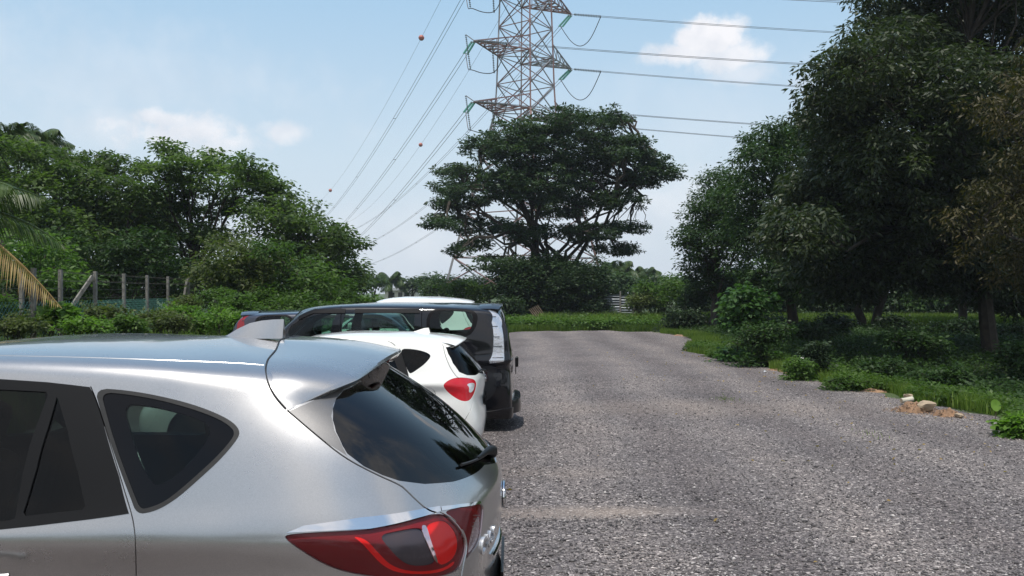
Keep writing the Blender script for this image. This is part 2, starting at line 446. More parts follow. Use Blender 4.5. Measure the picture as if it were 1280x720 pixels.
        for i, r in enumerate(s.regions):
            if r.get('open'): sh &= reg != i+1
        sh &= (reg != -2)
        make('inner_shell', sh, M['interior'], .02, True, s.root, 0)
        return out

def chaikin(P, it=1, closed=True):
    P = np.array(P, float)
    for _ in range(it):
        if closed:
            Q = np.roll(P, -1, axis=0); P = np.stack([.75*P+.25*Q, .25*P+.75*Q], 1).reshape(-1, 2)
        else:
            A, B = P[:-1], P[1:]; mid = np.stack([.75*A+.25*B, .25*A+.75*B], 1).reshape(-1, P.shape[1]); P = np.vstack([P[:1], mid[1:-1], P[-1:]])
    return [tuple(p) for p in P]
def dens(P, step):
    o = []
    for i in range(len(P)):
        a, b = P[i], P[(i+1) % len(P)]; k = max(1, int(np.linalg.norm(b-a)/step))
        for j in range(k): o.append(a+(b-a)*j/k)
    return o
def inpoly(pts, poly):
    x, y = pts[:, 0], pts[:, 1]; ins = np.zeros(len(pts), bool); n = len(poly); j = n-1
    for i in range(n):
        xi, yi = poly[i]; xj, yj = poly[j]
        if yi != yj:
            c = ((yi > y) != (yj > y)) & (x < (xj-xi)*(y-yi)/(yj-yi)+xi); ins ^= c
        j = i
    return ins
def P_(*a): return [('p', x, y) for x, y in a]
def G_(*a): return [('g', x, y) for x, y in a]
def S_(*a): return [('s', x, y) for x, y in a]

def wheel_at(root, x, y, r=.34, side=-1):
    w = bpy.data.objects.new('wheel', None); C.objects.link(w); w.parent = root; w.location = (-x, y, r); w.empty_display_size = .1
    t = MB(); hw = .11
    t.lathe([(r*.66, -hw*.9), (r*.80, -hw), (r*.94, -hw*.95), (r*.99, -hw*.75), (r, -hw*.4), (r, hw*.4), (r*.99, hw*.75), (r*.94, hw*.95), (r*.80, hw), (r*.66, hw*.9)], 'y', 48)
    t.build('tyre', M['rubber'], w, True)
    m = MB(); m.lathe([(r*.67, side*hw*.9), (r*.62, side*hw*.75), (r*.60, 0), (r*.60, -side*hw*.9)], 'y', 40)
    m.lathe([(.001, side*.06), (.05, side*.06), (.06, side*.04), (.06, -side*.05)], 'y', 20)
    for k in range(5):
        a = k/5*2*PI+.3
        for d in (-.11, .11):
            m.tube([(.04*math.cos(a), side*.05, .04*math.sin(a)), (r*.35*math.cos(a+d*.6), side*.065, r*.35*math.sin(a+d*.6)), (r*.63*math.cos(a+d), side*.06, r*.63*math.sin(a+d))], [.022, .017, .015], 6)
    m.build('rim', M['alloy'], w, True)
    d = MB(); d.lathe([(.001, -side*.02), (r*.5, -side*.02), (r*.5, -side*.035), (.001, -side*.035)], 'y', 32); d.build('brake_disc', M['alloy'], w)
    return w

def cabin(root, k=1.0, rows=((1.15, .62), (2.15, .62)), roof=1.0, xf=2.9, floor=.42):
    """seats, dash and floor inside the glasshouse"""
    b = MB(); b.box((-(xf+.3)/2-.2, 0, floor), (xf+.1, 1.45*k, .05)); b.build('cabin_floor', M['interior'], root)
    d = MB(); d.box((-xf-.05, 0, .86), (.35, 1.42*k, .28)); d.build('dashboard', M['interior'], root, bevel=.04)
    for x, h in rows:
        for y in (-.36, .36):
            s = MB()
            s.box((-x-.18, y*k, floor+.22), (.50, .50, .20))
            s.build('seat', M['seat'], root, bevel=.05)
            s = MB(); R = Matrix.Rotation(.28, 3, 'Y')
            s.box((-x+.16, y*k, floor+.55), (.14, .50, .62), R); s.build('seat_back', M['seat'], root, bevel=.06)
            s = MB(); s.box((-x+.27, y*k, floor+.97), (.10, .26, .18), R); s.build('headrest', M['seat'], root, bevel=.05)

def text_mesh(txt, size, depth, mat, parent, name, place):
    """real letters, laid on the surface by place(x, y) -> point, normal"""
    cu = bpy.data.curves.new(name, 'FONT'); cu.body = txt; cu.size = size; cu.extrude = depth; cu.align_x = 'LEFT'; cu.offset = .0012
    o = bpy.data.objects.new(name, cu); C.objects.link(o)
    bpy.context.view_layer.update()
    me = bpy.data.meshes.new_from_object(o.evaluated_get(bpy.context.evaluated_depsgraph_get()))
    C.objects.unlink(o); bpy.data.objects.remove(o)
    for v in me.vertices:
        p, n = place(v.co.x, v.co.y); q = np.array(p)+np.array(n)*(v.co.z+depth*.9); v.co = q
    me.materials.append(mat); o = bpy.data.objects.new(name, me); C.objects.link(o); o.parent = parent
    return o

# ============================================================ the silver car
def build_silver():
    car = Car(Surf(BASE), 'parked_car', 'silver hatch-back crossover with roof spoiler and fin aerial, nearest the camera', 'car', (-.04, 3.67, 0), 0, sub=12)
    r = car.region
    # doors, tailgate panels (low priority first)
    r('rear_door', [*S_((2.2, .36), (2.2, 1.17), (2.2, 1.58)), *P_((0, 474), (60, 478), (113, 483), (121, 500), (135, 548), (150, 597), (164, 645), (168, 665), (170, 720)), *S_((1.24, .85), (1.36, .70), (1.50, .5), (1.55, .36))], M['silver'], 0, False, curve=False)
    r('front_door', S_((2.215, .36), (2.215, 1.17), (2.215, 1.6), (2.45, 1.56), (2.75, 1.42), (3.0, 1.28), (3.22, 1.13), (3.28, .9), (3.22, .6), (3.1, .36)), M['silver'], 0, False, curve=False)
    r('tailgate', [*G_((0, 8.5)), ('b', 0, 1.6), ('b', .5, 1.585), *P_((362, 514), (395, 542), (430, 570), (470, 591), (500, 604), (515, 619), (535, 636), (549, 641), (566, 649), (580, 667), (583, 683), (578, 702), (575, 719)), ('b', .66, .80), ('b', .60, .62), ('b', 0, .60), ('g', 0, 2)], M['silver'], 0, True, curve=False)
    r('rear_bumper', [('g', 0, 1.95), ('b', .62, .60), ('b', .68, .70), ('s', .26, .74), ('s', .42, .72), ('s', .42, .2), ('g', 3, 0), ('g', 0, 0)], M['silver'], 0, True, curve=False)
    # bonnet gap and front
    r('bonnet', G_((14, 4.15), (12.3, 4.15), (11.3, 4.4), (10.5, 4.9), (10.1, 5.6), (10.3, 5.95), (14, 5.95)), M['silver'], .001, True, curve=False)
    r('windscreen', G_((14, 6.1), (11.3, 6.1), (10.4, 6.25), (10.25, 7.3), (10.25, 8.55), (11.5, 8.65), (14, 8.65)), M['glass'], .004, True, curve=False, open=True)
    r('headlamp', S_((4.12, .72), (3.85, .86), (3.82, .90), (4.1, .88), (4.3, .84), (4.36, .74)), M['lens_clear'], .0, False, curve=False)
    r('grille', G_((14, 1.7), (13, 1.8), (12.6, 2.3), (12.8, 3.1), (14, 3.2)), M['blackplastic'], .02, True, curve=False)
    r('lower_cladding', S_((.42, .0), (.42, .36), (1.6, .36), (2.2, .34), (3.1, .36), (4.1, .36), (4.1, 0)), M['blackplastic'], -.004, False, curve=False)
    # glass surrounds
    r('window_surround', [*P_((0, 474), (60, 478), (112, 484), (120, 501), (134, 548), (149, 597), (161, 642), (80, 653), (0, 662)), *S_((2.2, 1.15), (2.7, 1.12), (3.19, 1.12), (3.0, 1.27), (2.74, 1.41), (2.44, 1.555), (2.2, 1.59))], M['blackplastic'], -.002, False, curve=False, under='rear_door')
    r('door_glass', [('s', 2.12, 1.565), *P_((0, 487), (58, 490), (60, 494), (19, 648), (14, 650), (0, 652)), ('s', 2.12, 1.17)], M['glass_dark'], .006, False, curve=False, open=True, under='rear_door')
    r('vent_glass', P_((71, 496), (73, 500), (85, 540), (98, 592), (107, 632), (104, 637), (60, 642), (31, 645), (29, 641), (45, 588), (60, 535)), M['glass_dark'], .005, False, curve=False, open=True, under='rear_door')
    r('front_door_glass', S_((2.25, 1.56), (2.25, 1.17), (2.9, 1.15), (3.08, 1.15), (2.85, 1.31), (2.6, 1.45), (2.42, 1.54)), M['glass_dark'], .006, False, curve=False, open=True, under='front_door')
    qg = P_((118, 485), (160, 488), (200, 495), (240, 505), (272, 517), (292, 528), (301, 540), (294, 553), (275, 575), (250, 598), (225, 620), (206, 633), (190, 640), (171, 643), (163, 622), (150, 588), (137, 550), (126, 515))
    r('quarter_seal', qg, M['rubber'], -.001, False)
    qi = P_((126, 490), (160, 493), (200, 500), (240, 511), (270, 522), (287, 532), (294, 541), (288, 552), (270, 572), (246, 594), (222, 615), (204, 628), (189, 634), (175, 637), (168, 620), (155, 587), (142, 550), (132, 515))
    r('quarter_frit', qi, M['blackgloss'], .003, False, under='quarter_seal')
    qc = P_((152, 505), (180, 506), (215, 513), (250, 524), (262, 532), (263, 541), (252, 560), (235, 580), (215, 598), (200, 606), (190, 605), (178, 585), (165, 550))
    r('quarter_glass', qc, M['glass'], .004, False, open=True, under='quarter_seal')
    r('pillar_panel', P_((361, 514), (375, 508), (395, 499), (430, 483), (460, 470), (440, 482), (425, 492), (417, 505), (414, 520), (418, 538), (429, 560), (434, 570), (412, 556), (395, 542.5)), M['silver_shadow'], 0, False, curve=False, under='tailgate')  # tailgate triangle in the darkened silver, painted to look turned from the light
    rg = [*P_((452, 476), (430, 487), (420, 498), (416, 511), (416, 525), (420, 540), (428, 557), (434, 567), (455, 583), (478, 594), (499, 601), (531, 605), (567, 602), (595, 591), (606, 581)), ('b', 0, 1.18), ('b', 0, 1.60), ('b', .42, 1.59)]
    r('rear_window', rg, M['glass_rear'], .003, True, curve=False, open=True)
    # lamps
    lamp = P_((356, 668), (397, 665), (462, 662), (505, 652), (549, 640), (566, 649), (580, 667), (583, 683), (578, 702), (572, 714), (548, 722), (500, 724), (450, 719), (420, 712), (397, 702), (370, 684), (357, 674))
    def deep(d0):
        return d0
    r('tail_lamp', lamp, M['lamp_deep'], .010, False, key='tail_lamp', skirt=.02)
    r('lamp_reflector', P_((474, 668), (500, 662), (528, 657), (534, 668), (541, 684), (549, 703), (535, 708), (514, 708), (500, 700), (486, 684)), M['lamp_grey'], .016, False, under='tail_lamp')
    r('lamp_ring', P_((534, 655), (550, 649), (561, 651), (572, 664), (576, 680), (572, 696), (561, 705), (551, 707), (543, 688), (537, 671)), M['lamp_red'], .012, False, under='tail_lamp')
    r('lamp_rim', P_((528, 656), (534, 654), (537, 660), (540, 671), (545, 686), (551, 704), (548, 704), (542, 690), (534, 672)), M['chrome'], .011, False, under='tail_lamp')
    r('lamp_band', P_((440, 669), (458, 673), (472, 690), (490, 709), (520, 716), (556, 712), (572, 700), (570, 708), (548, 718), (500, 718), (478, 708), (462, 690), (452, 678)), M['lamp_red'], .011, False, under='tail_lamp')
    r('tailgate_lamp', P_((553, 639), (580, 633), (601, 629), (605, 634), (603, 650), (602, 664), (597, 680), (587, 694), (582, 700), (585, 683), (582, 666), (568, 648)), M['lamp_deep'], .008, False, under='tailgate', key='tailgate_lamp')
    r('reversing_lens', P_((602, 641), (602, 668), (596, 682), (589, 692), (587, 690), (590, 672), (594, 656)), M['lamp_white'], .009, False, under='tailgate_lamp')
    r('chrome_strip', P_((358, 666), (380, 657), (450, 647), (533, 635), (550, 632.6), (551, 639), (520, 648), (462, 661), (397, 664)), M['chrome'], -.002, False, curve=False, skirt=0)
    r('tailgate_strip', P_((551, 633), (575, 630), (600, 626), (601, 629), (575, 634), (552, 638.5)), M['chrome'], -.002, False, curve=False, under='tailgate', skirt=0)
    # lens shells are added below; wheel arches
    for cx_, nm in ((.93, 'rear'), (3.63, 'front')):
        r('wheel_arch', car.circle(cx_, .36, .43), M['blackplastic'], -.006, False, curve=False, skirt=.05)
        r('arch_hole', car.circle(cx_, .36, .375), None, 0, False, curve=False)
    # shut lines
    car.gap(P_((113, 483), (119, 497), (127, 520), (142, 570), (158, 622), (165, 645), (168, 662), (169.5, 690), (170, 730)), .9)
    car.gap(S_((1.24, .92), (1.30, .76), (1.42, .6), (1.5, .36)), .0025)
    car.gap(S_((2.208, .36), (2.208, .9), (2.208, 1.14)), .0025)
    car.gap(S_((3.24, 1.1), (3.285, .9), (3.22, .6), (3.1, .36)), .0025)
    car.gap(P_((359, 513), (395, 543.5), (430, 572), (470, 593), (500, 606), (508, 613), (520, 625), (535, 638), (545, 641)), 1.0)
    car.gap(P_((550, 640), (560, 645), (567, 649), (577, 660), (582, 672), (584, 684), (580, 702), (577, 720)), .8)
    car.gap(P_((-40, 443.5), (0, 444.5), (100, 446.5), (200, 450), (300, 454), (330, 456.5)), .5)
    car.gap(P_((333, 457), (334, 449), (345, 438), (368, 424)), .9)
    car.gap(S_(*[(.72+.085*math.cos(t), .90+.085*math.sin(t)) for t in np.linspace(0, 2*PI, 24, endpoint=False)]), .0022, True)
    out = car.build(M['silver'])
    # the red outer lens over each rear lamp, clear over the smoked reflector
    def shell(poly, name, mat, parents, depth):
        uv = car.uvs([('p', a, b) for a, b in chaikin([(p[1], p[2]) for p in poly], 2)])
        b = uv.min(0), uv.max(0); gx, gy = np.meshgrid(np.linspace(b[0][0], b[1][0], 60), np.linspace(b[0][1], b[1][1], 40))
        g = np.stack([gx.ravel(), gy.ravel()], 1); g = g[inpoly(g, uv)]
        uvd = np.array(dens(uv, .05)); n = len(uvd)
        v2, _, f2, *_ = delaunay_2d_cdt([Vector(p) for p in np.vstack([uvd, g]).tolist()], [(i, (i+1) % n) for i in range(n)], [], 1, 1e-6)
        V = np.array([[p[0], p[1]] for p in v2]); Fc = np.array([list(f) for f in f2 if len(f) == 3])
        P3, N3 = car.S.ev(V[:, 0], V[:, 1], True); N3 *= car.sgn; m = np.array([-1, -1, 1]); p = P3*m-N3*m*depth; nn = N3*m
        fn = np.cross(p[Fc[:, 1]]-p[Fc[:, 0]], p[Fc[:, 2]]-p[Fc[:, 0]]); fl = (fn*nn[Fc[:, 0]]).sum(1) < 0; Fc[fl] = Fc[fl][:, ::-1]
        mir = np.array([1, -1, 1])
        np_mesh(name, p, Fc, mat, parents[0], True, normals=nn)
        np_mesh(name, p*mir, Fc[:, ::-1].copy(), mat, parents[1], True, normals=nn*mir)
    shell(lamp, 'lens', M['lens_lamp'], out['tail_lamp'], -.001)
    shell(P_((553, 639), (580, 633), (601, 629), (605, 634), (603, 650), (602, 664), (597, 680), (587, 694), (582, 700), (585, 683), (582, 666), (568, 648)), 'lens', M['lens_lamp'], out['tailgate_lamp'], -.001)
    # ribs inside the smoked reflector and reversing lens: small prisms
    for side, par in ((1, out['tail_lamp'][0]), (-1, out['tail_lamp'][1])):
        rb = MB()
        for k in range(170):
            a, b = (k%34)/34., (k//34)/5.
            px = 500+45*a; py = 697+(9-3*(1-a))*b+4*a*a
            u, v = car.pt(('p', px, py)); p3, n3 = car.S.ev([u], [v], True); n3 = n3*car.sgn
            c = (p3[0]-n3[0]*.011)*np.array([-1, -side, 1]); rb.box(c, (.0024, .0026, .0024), Matrix.Rotation(a*3, 3, 'Z') @ Matrix.Rotation(b*3, 3, 'X'))
        rb = MB()
        for k in range(9):
            y = 645+k*4.6; a = at(592+max(0, (655-y))*.35 if y < 655 else 591, y, 3.); 
            uva = [car.pt(('p', x, y+(x-600)*.25*0-1)) for x in (591+(2 if k < 3 else 0), 601-(max(0, k-5))*2)]
            pp = [car.S.ev([q[0]], [q[1]], True) for q in uva]
            rb.tube([(q[0][0]-q[1][0]*car.sgn*.004)*np.array([-1, -side, 1]) for q in pp], .0016, 5)
        rb.build('lens_ribs', M['lamp_white'], par if False else out['tailgate_lamp'][0 if side == 1 else 1])
    # ---- spoiler
    def onb(px, py, off=.0):
        u, v_ = car.pt(('p', px, py)); p, n = car.S.ev([u], [v_], True); return p[0]+n[0]*car.sgn*off
    side_ = [onb(px, py, .0015) for px, py in ((366, 425), (345, 438), (334.5, 450), (331.5, 462), (334, 478), (344, 497), (357, 511))]
    ld = np.array([(.905, 0, 1.7075), (.90, .16, 1.706)]+[tuple(q) for q in side_ if q[1] > .2])
    e_ = onb(361, 513, .0015)
    tr = np.array([(.442, 0, 1.650), (.447, .12, 1.648), (.460, .22, 1.641), (.492, .37, 1.616), (.528, .51, 1.588), (.598, .605, 1.556), tuple(onb(388, 500, .003)), tuple(e_)])
    from numpy import interp
    def strip(a, n=40):
        t = np.linspace(0, 1, n); d = np.r_[0, np.cumsum(np.linalg.norm(np.diff(a, axis=0), axis=1))]; d /= d[-1]
        out_ = np.stack([interp(t, d, a[:, k]) for k in range(3)], 1)
        for _ in range(2): out_[1:-1] = (out_[:-2]+2*out_[1:-1]+out_[2:])/4
        return out_
    A, B = strip(ld), strip(tr); rows = []
    for q in np.linspace(0, 1, 14):
        r_ = (A*(1-q)+B*q).copy(); ww = np.clip(r_[:, 1]/.68, 0, 1); r_[:, 2] += .014*math.sin(PI*q)*(1-ww**3); r_[:, 1] += .026*math.sin(PI*q)*ww**2*(1-ww**5); r_[:, 2] += .014*math.sin(PI*q)*ww**2*(1-ww**5)
        rows.append(r_)
    th_ = np.clip((.66-B[:, 1])/.16, .06, 1)
    e = B.copy(); e[:, 0] -= .004*th_; e[:, 2] -= .010*th_; rows.append(e)
    e = B.copy(); e[:, 0] += .006*th_; e[:, 2] -= .022*th_; rows.append(e)
    e = B.copy(); e[:, 0] += .07*th_; e[:, 2] -= .030*th_; e[:, 1] -= .015*(1-th_); rows.append(e)
    e = B.copy(); e[:, 0] += .16*th_+.02; e[:, 2] -= .05*th_+.01; e[:, 1] -= .03; rows.append(e)
    R_ = np.array(rows); nr, nc = R_.shape[:2]
    full = np.concatenate([R_[:, ::-1]*np.array([-1, -1, 1]), R_[:, 1:]*np.array([-1, 1, 1])], axis=1)
    ncf = full.shape[1]
    sp = MB(); sp.add(full.reshape(-1, 3), [[i*ncf+j, i*ncf+j+1, (i+1)*ncf+j+1, (i+1)*ncf+j] for i in range(nr-1) for j in range(ncf-1)])
    spo = sp.build('spoiler', M['silver'], car.root, True)
    bm = bmesh.new(); bm.from_mesh(spo.data)
    for ed in bm.edges: ed.smooth = not (len(ed.link_faces) == 2 and ed.calc_face_angle(0) > .9)
    bm.to_mesh(spo.data); bm.free()
    m = MB(); pth = [tuple(q) for q in A]; m.tube([(-a, -b, c+.001) for a, b, c in pth[::-1]]+[(-a, b, c+.001) for a, b, c in pth[1:]], .0035, 6); m.build('seal', M['rubber'], spo)
    # top brake lamp under the spoiler lip
    m = MB(); m.tube([(-.47, y, 1.622-.01*(y/.25)**2) for y in np.linspace(-.13, .13, 9)], .008, 6); m.build('brake_light', M['lamp_deep'], spo, True)
    # ---- fin aerial
    f = []; 
    prof = [(1.19, .002, .0), (1.165, .010, .010), (1.12, .018, .038), (1.07, .024, .062), (1.02, .026, .073), (.97, .024, .078), (.930, .020, .079), (.926, .019, .076), (.958, .020, .0)]
    v = []; 
    for x, w, h in prof:
        z0 = 1.708; v += [(-x, -w*1.25, z0-.004), (-x, -w*.62, z0+h*.55), (-x, -w*.12, z0+h*.97), (-x, w*.12, z0+h*.97), (-x, w*.62, z0+h*.55), (-x, w*1.25, z0-.004)]
    f = [[i*6+j, i*6+j+1, (i+1)*6+j+1, (i+1)*6+j] for i in range(len(prof)-1) for j in range(5)]
    m = MB(); m.add(v, f); fin = m.build('fin_aerial', M['silver'], car.root, True)
    pass
    # ---- wiper
    def onrear(w, z, off):
        u, v_ = car.pt(('b', max(abs(w), .002), z)); p, n = car.S.ev([u], [v_], True); return (p[0]+n[0]*car.sgn*off)*np.array([-1, -1 if w >= 0 else 1, 1])
    path = [onrear(.03, 1.212, .010), onrear(.05, 1.222, .024), onrear(.10, 1.232, .024), onrear(.19, 1.240, .018), onrear(.30, 1.245, .014)]
    w_ = MB(); w_.tube(path, [.020, .023, .017, .010, .006], 10); wo = w_.build('wiper', M['blackplastic'], car.root, True)
    w_ = MB(); w_.tube([onrear(a, 1.222+.07*a, .010) for a in np.linspace(.05, .46, 9)], .006, 6); w_.build('wiper_blade', M['rubber'], wo)
    # ---- badge
    def place(x, y):
        u, v_ = car.pt(('b', .50-x, .932+y+.02*x)); p, n = car.S.ev([u], [v_], True); m_ = np.array([-1, -1, 1]); return p[0]*m_, n[0]*car.sgn*m_
    text_mesh('CX-5', .088, .004, M['badge'], out['tailgate'][0], 'badge', place)
    def onr(w, z, off): return onrear(w, z, off)
    # emblem: plain winged oval ring on the tailgate
    m = MB(); m.tube([onrear(.075*math.cos(t), 1.045+.052*math.sin(t), .006) for t in np.linspace(0, 2*PI, 33)], .006, 6, False)
    m.tube([onrear(a, 1.045+.022-abs(a)*0-.03*(1-abs(a)/.07)**2+.004, .006) for a in np.linspace(-.07, .07, 13)], .005, 6)
    m.build('emblem', M['chrome'], out['tailgate'][0], True)
    m = MB(); m.tube([onrear(a, .87, .004) for a in np.linspace(-.3, .3, 9)], .012, 8); m.build('handle', M['chrome'], out['tailgate'][0], True)
    # plate
    m = MB(); m.box((-.0, 0, .74), (.012, .50, .11)); m.build('number_plate', M['blackgloss'], out['tailgate'][0])
    # mirrors
    for s_ in (-1, 1):
        m = MB(); m.box((-2.92, s_*1.0, 1.14), (.12, .20, .13)); mo = m.build('door_mirror', M['silver'], car.root, bevel=.04)
        m = MB(); m.tube([(-2.92, s_*.86, 1.10), (-2.92, s_*.95, 1.12)], .025, 8); m.build('mirror_stalk', M['blackplastic'], mo)
        for x in (1.55, 2.45):
            m = MB(); m.tube([(-x-.0, s_*.93, 1.0), (-x-.08, s_*.945, 1.0), (-x-.16, s_*.93, 1.0)], .012, 8); m.build('door_handle', M['silver'], out['rear_door' if x < 2 else 'front_door'][0 if s_ < 0 else 1], True)
    for x in (.93, 3.63):
        for s_ in (-1, 1): wheel_at(car.root, x, s_*.78, .355, s_)
    cabin(car.root, 1.0, ((1.22, .62), (2.25, .62)), xf=2.95)
    return car
M['badge'] = simple('badge_chrome', (.85, .86, .88), .22, .7)
M['lens_lamp'] = glass_mat('red_lamp_lens', (.99, .85, .85), 1.22)
def common_car(car, body, glass, A=None):
    """panels that other cars share, given in body-surface coordinates (column, ring)"""
    r = car.region; A = A or {}
    r('bonnet', G_((14, 4.15), (12.3, 4.15), (11.3, 4.4), (10.5, 4.9), (10.1, 5.6), (10.3, 5.95), (14, 5.95)), body, .001, True, curve=False)
    r('windscreen', G_((14, 6.1), (11.3, 6.1), (10.4, 6.25), (10.25, 7.3), (10.25, 8.55), (11.5, 8.65), (14, 8.65)), glass, .004, True, curve=False, open=True)
    r('headlamp', G_((12.6, 3.2), (11, 3.3), (10.6, 3.9), (12, 4.0), (12.6, 3.8)), M['lens_clear'], .0, False, curve=False)
    r('grille', G_((14, 1.7), (13, 1.8), (12.6, 2.3), (12.8, 3.1), (14, 3.2)), M['blackplastic'], .02, True, curve=False)

# ============================================================ white hatchback
M['lamp_tail2'] = simple('lamp_hatch_red', (.50, .006, .016), .25, 0., coat=.4)
def build_white():
    g = BASE.copy()
    g[..., 2] = mapz(g[..., 2], [0, .22, .62, 1.0, 1.2, 1.57, 1.65, 1.715], [0, .24, .55, .86, 1.02, 1.40, 1.465, 1.517])
    g[..., 0] = mapz(g[..., 0], [-.02, .05, .27, .53, .68, 1.15, 4.54], [-.02, .03, .16, .31, .42, .95, 4.15])
    g[..., 1] *= .965
    ground = -.11
    car = Car(Surf(g), 'parked_car', 'white hatchback with red tail lamps parked beside the black people carrier', 'car', (-.345, 10.88, ground), 0, sub=7)
    common_car(car, M['white'], M['glass'])
    r = car.region
    r('rear_door', [*S_((1.95, .3), (1.95, 1.45)), *P_((478, 434), (488, 440), (497, 455), (505, 470), (509, 482), (510, 500)), ('s', 1.1, .68), ('s', 1.3, .5), ('s', 1.35, .3)], M['white'], 0, False, curve=False)
    r('front_door', S_((1.96, .3), (1.96, 1.45), (2.2, 1.42), (2.7, 1.15), (2.95, 1.0), (3.0, .7), (2.9, .3)), M['white'], 0, False, curve=False)
    r('pillar_trim', [*P_((477, 437), (488, 439), (500, 436), (506, 455), (511, 470), (495, 473), (470, 476), (455, 477)), *S_((1.9, .99), (2.85, .97), (2.62, 1.15), (2.3, 1.34), (2.15, 1.39), (1.9, 1.39))], M['blackplastic'], -.001, False, curve=False, under='rear_door')
    r('door_glass', [*S_((1.9, 1.36), (1.9, 1.01)), *P_((455, 474), (492, 471), (499, 469), (497, 461), (493, 450), (488, 443), (470, 441))], M['glass_dark'], .006, False, curve=False, open=True, under='rear_door')
    r('front_door_glass', S_((2.0, 1.36), (2.0, 1.0), (2.78, .99), (2.6, 1.14), (2.3, 1.31), (2.15, 1.37)), M['glass_dark'], .006, False, curve=False, open=True, under='front_door')
    r('quarter_glass', P_((499, 436), (515, 436), (530, 439), (538, 443), (538, 447), (531, 455), (523, 461), (514, 467), (511, 466), (506, 455)), M['glass_dark'], .004, False, open=True)
    r('tailgate', [('g', 0, 8.4), ('b', 0, 1.40), ('b', .42, 1.40), *P_((554, 433), (560, 447), (566, 460), (573, 469), (589, 474), (592, 490), (592, 510), (590, 525)), ('b', .62, .52), ('b', 0, .5), ('g', 0, 1.8)], M['white'], 0, True, curve=False)
    r('rear_window', [('g', 0, 8.2), ('b', .42, 1.39), *P_((557, 434), (560, 442), (566, 454), (574, 465), (584, 469), (594, 469), (599, 466)), ('b', 0, .985)], M['glass_dark'], .004, True, curve=False, open=True)
    r('tail_lamp', P_((553, 482), (559, 476), (567, 472.5), (577, 471.5), (589, 473), (594, 475), (596, 481), (593, 492), (588, 500), (582, 502), (573, 500), (560, 491)), M['lamp_tail2'], .002, False, curve=True)
    r('reversing_lens', P_((583, 480), (592, 478), (594, 481), (591, 490), (586, 491), (587, 484)), M['lamp_white'], .001, False, under='tail_lamp')
    r('tow_cover', P_((592, 538), (595, 538), (596, 546), (592, 547)), M['blackplastic'], .01, False)
    for cx_ in (.72, 3.3):
        r('wheel_arch', car.circle(cx_, .33, .36), M['blackplastic'], .002, False, curve=False, skirt=.05)
        r('arch_hole', car.circle(cx_, .33, .345), None, 0, False, curve=False)
    car.gap(P_((553, 430), (557, 446), (563, 460), (570, 470), (574, 473)), .45)
    car.gap(P_((591, 503), (589, 512), (580, 527), (574, 540)), .4)
    car.gap(P_((500, 437), (506, 455), (511, 470), (511.5, 486), (510, 500)), .5)
    car.gap(S_((1.955, .3), (1.955, .98)), .004)
    car.gap(P_((400, 421), (450, 421), (485, 425), (494, 432)), .4)
    car.gap(P_(*[(535.5+9*math.cos(t), 495+10*math.sin(t)) for t in np.linspace(0, 2*PI, 20, endpoint=False)]), .35, True)
    out = car.build(M['white'])
    # spoiler
    m = MB(); rows = []
    for x, z in ((.50, 1.482), (.40, 1.470), (.30, 1.452), (.232, 1.430), (.228, 1.420), (.25, 1.412), (.36, 1.40)):
        rows.append([(-x-.10*(abs(y)/.6)**3, y, z-.055*(abs(y)/.6)**3) for y in np.linspace(-.6, .6, 17)])
    n = 17; m.add(np.array(rows).reshape(-1, 3), [[i*n+j, i*n+j+1, (i+1)*n+j+1, (i+1)*n+j] for i in range(len(rows)-1) for j in range(n-1)])
    m.build('spoiler', M['white'], car.root, True)
    # fin aerial
    m = MB(); x0 = .68; z0 = 1.492; v = []
    for x, w, h in ((.30, .004, 0), (.18, .02, .03), (.08, .025, .065), (.02, .02, .07), (0, .015, 0)):
        v += [(-x0-x, -w, z0), (-x0-x, -w*.4, z0+h), (-x0-x, w*.4, z0+h), (-x0-x, w, z0)]
    m.add(v, [[i*4+j, i*4+j+1, (i+1)*4+j+1, (i+1)*4+j] for i in range(4) for j in range(3)]+[[16, 17, 18, 19]]); m.build('fin_aerial', M['white'], car.root)
    def onrear(w, z, off):
        u, v_ = car.pt(('b', max(abs(w), .002), z)); p, n_ = car.S.ev([u], [v_], True); return (p[0]+n_[0]*car.sgn*off)*np.array([-1, -1 if w >= 0 else 1, 1])
    m = MB(); m.tube([onrear(0, 1.0, .03), onrear(.1, 1.02, .035), onrear(.25, 1.05, .02), onrear(.35, 1.05, .015)], [.018, .015, .01, .007], 8); m.build('wiper', M['blackplastic'], car.root, True)
    m = MB(); m.box((.01, 0, .68), (.012, .5, .11)); m.build('number_plate', M['blackgloss'], out['tailgate'][0])
    m = MB(); m.tube([onrear(.05*math.cos(t), .93+.04*math.sin(t), .008) for t in np.linspace(0, 2*PI, 21)], .007, 6, False); m.build('emblem', M['chrome'], out['tailgate'][0])
    for s_ in (-1, 1):
        m = MB(); m.box((-2.6, s_*.95, 1.03), (.12, .18, .12)); m.build('door_mirror', M['white'], car.root, bevel=.04)
        for x in (1.3, 2.15):
            m = MB(); m.tube([(-x, s_*.895, .88), (-x-.08, s_*.91, .88), (-x-.16, s_*.895, .88)], .011, 8); m.build('door_handle', M['white'], out['rear_door' if x < 2 else 'front_door'][0 if s_ < 0 else 1], True)
        for x in (.72, 3.3): wheel_at(car.root, x, s_*.74, .315, s_)
    cabin(car.root, .93, ((1.05, .6), (1.95, .6)), xf=2.7, floor=.36)
    return car

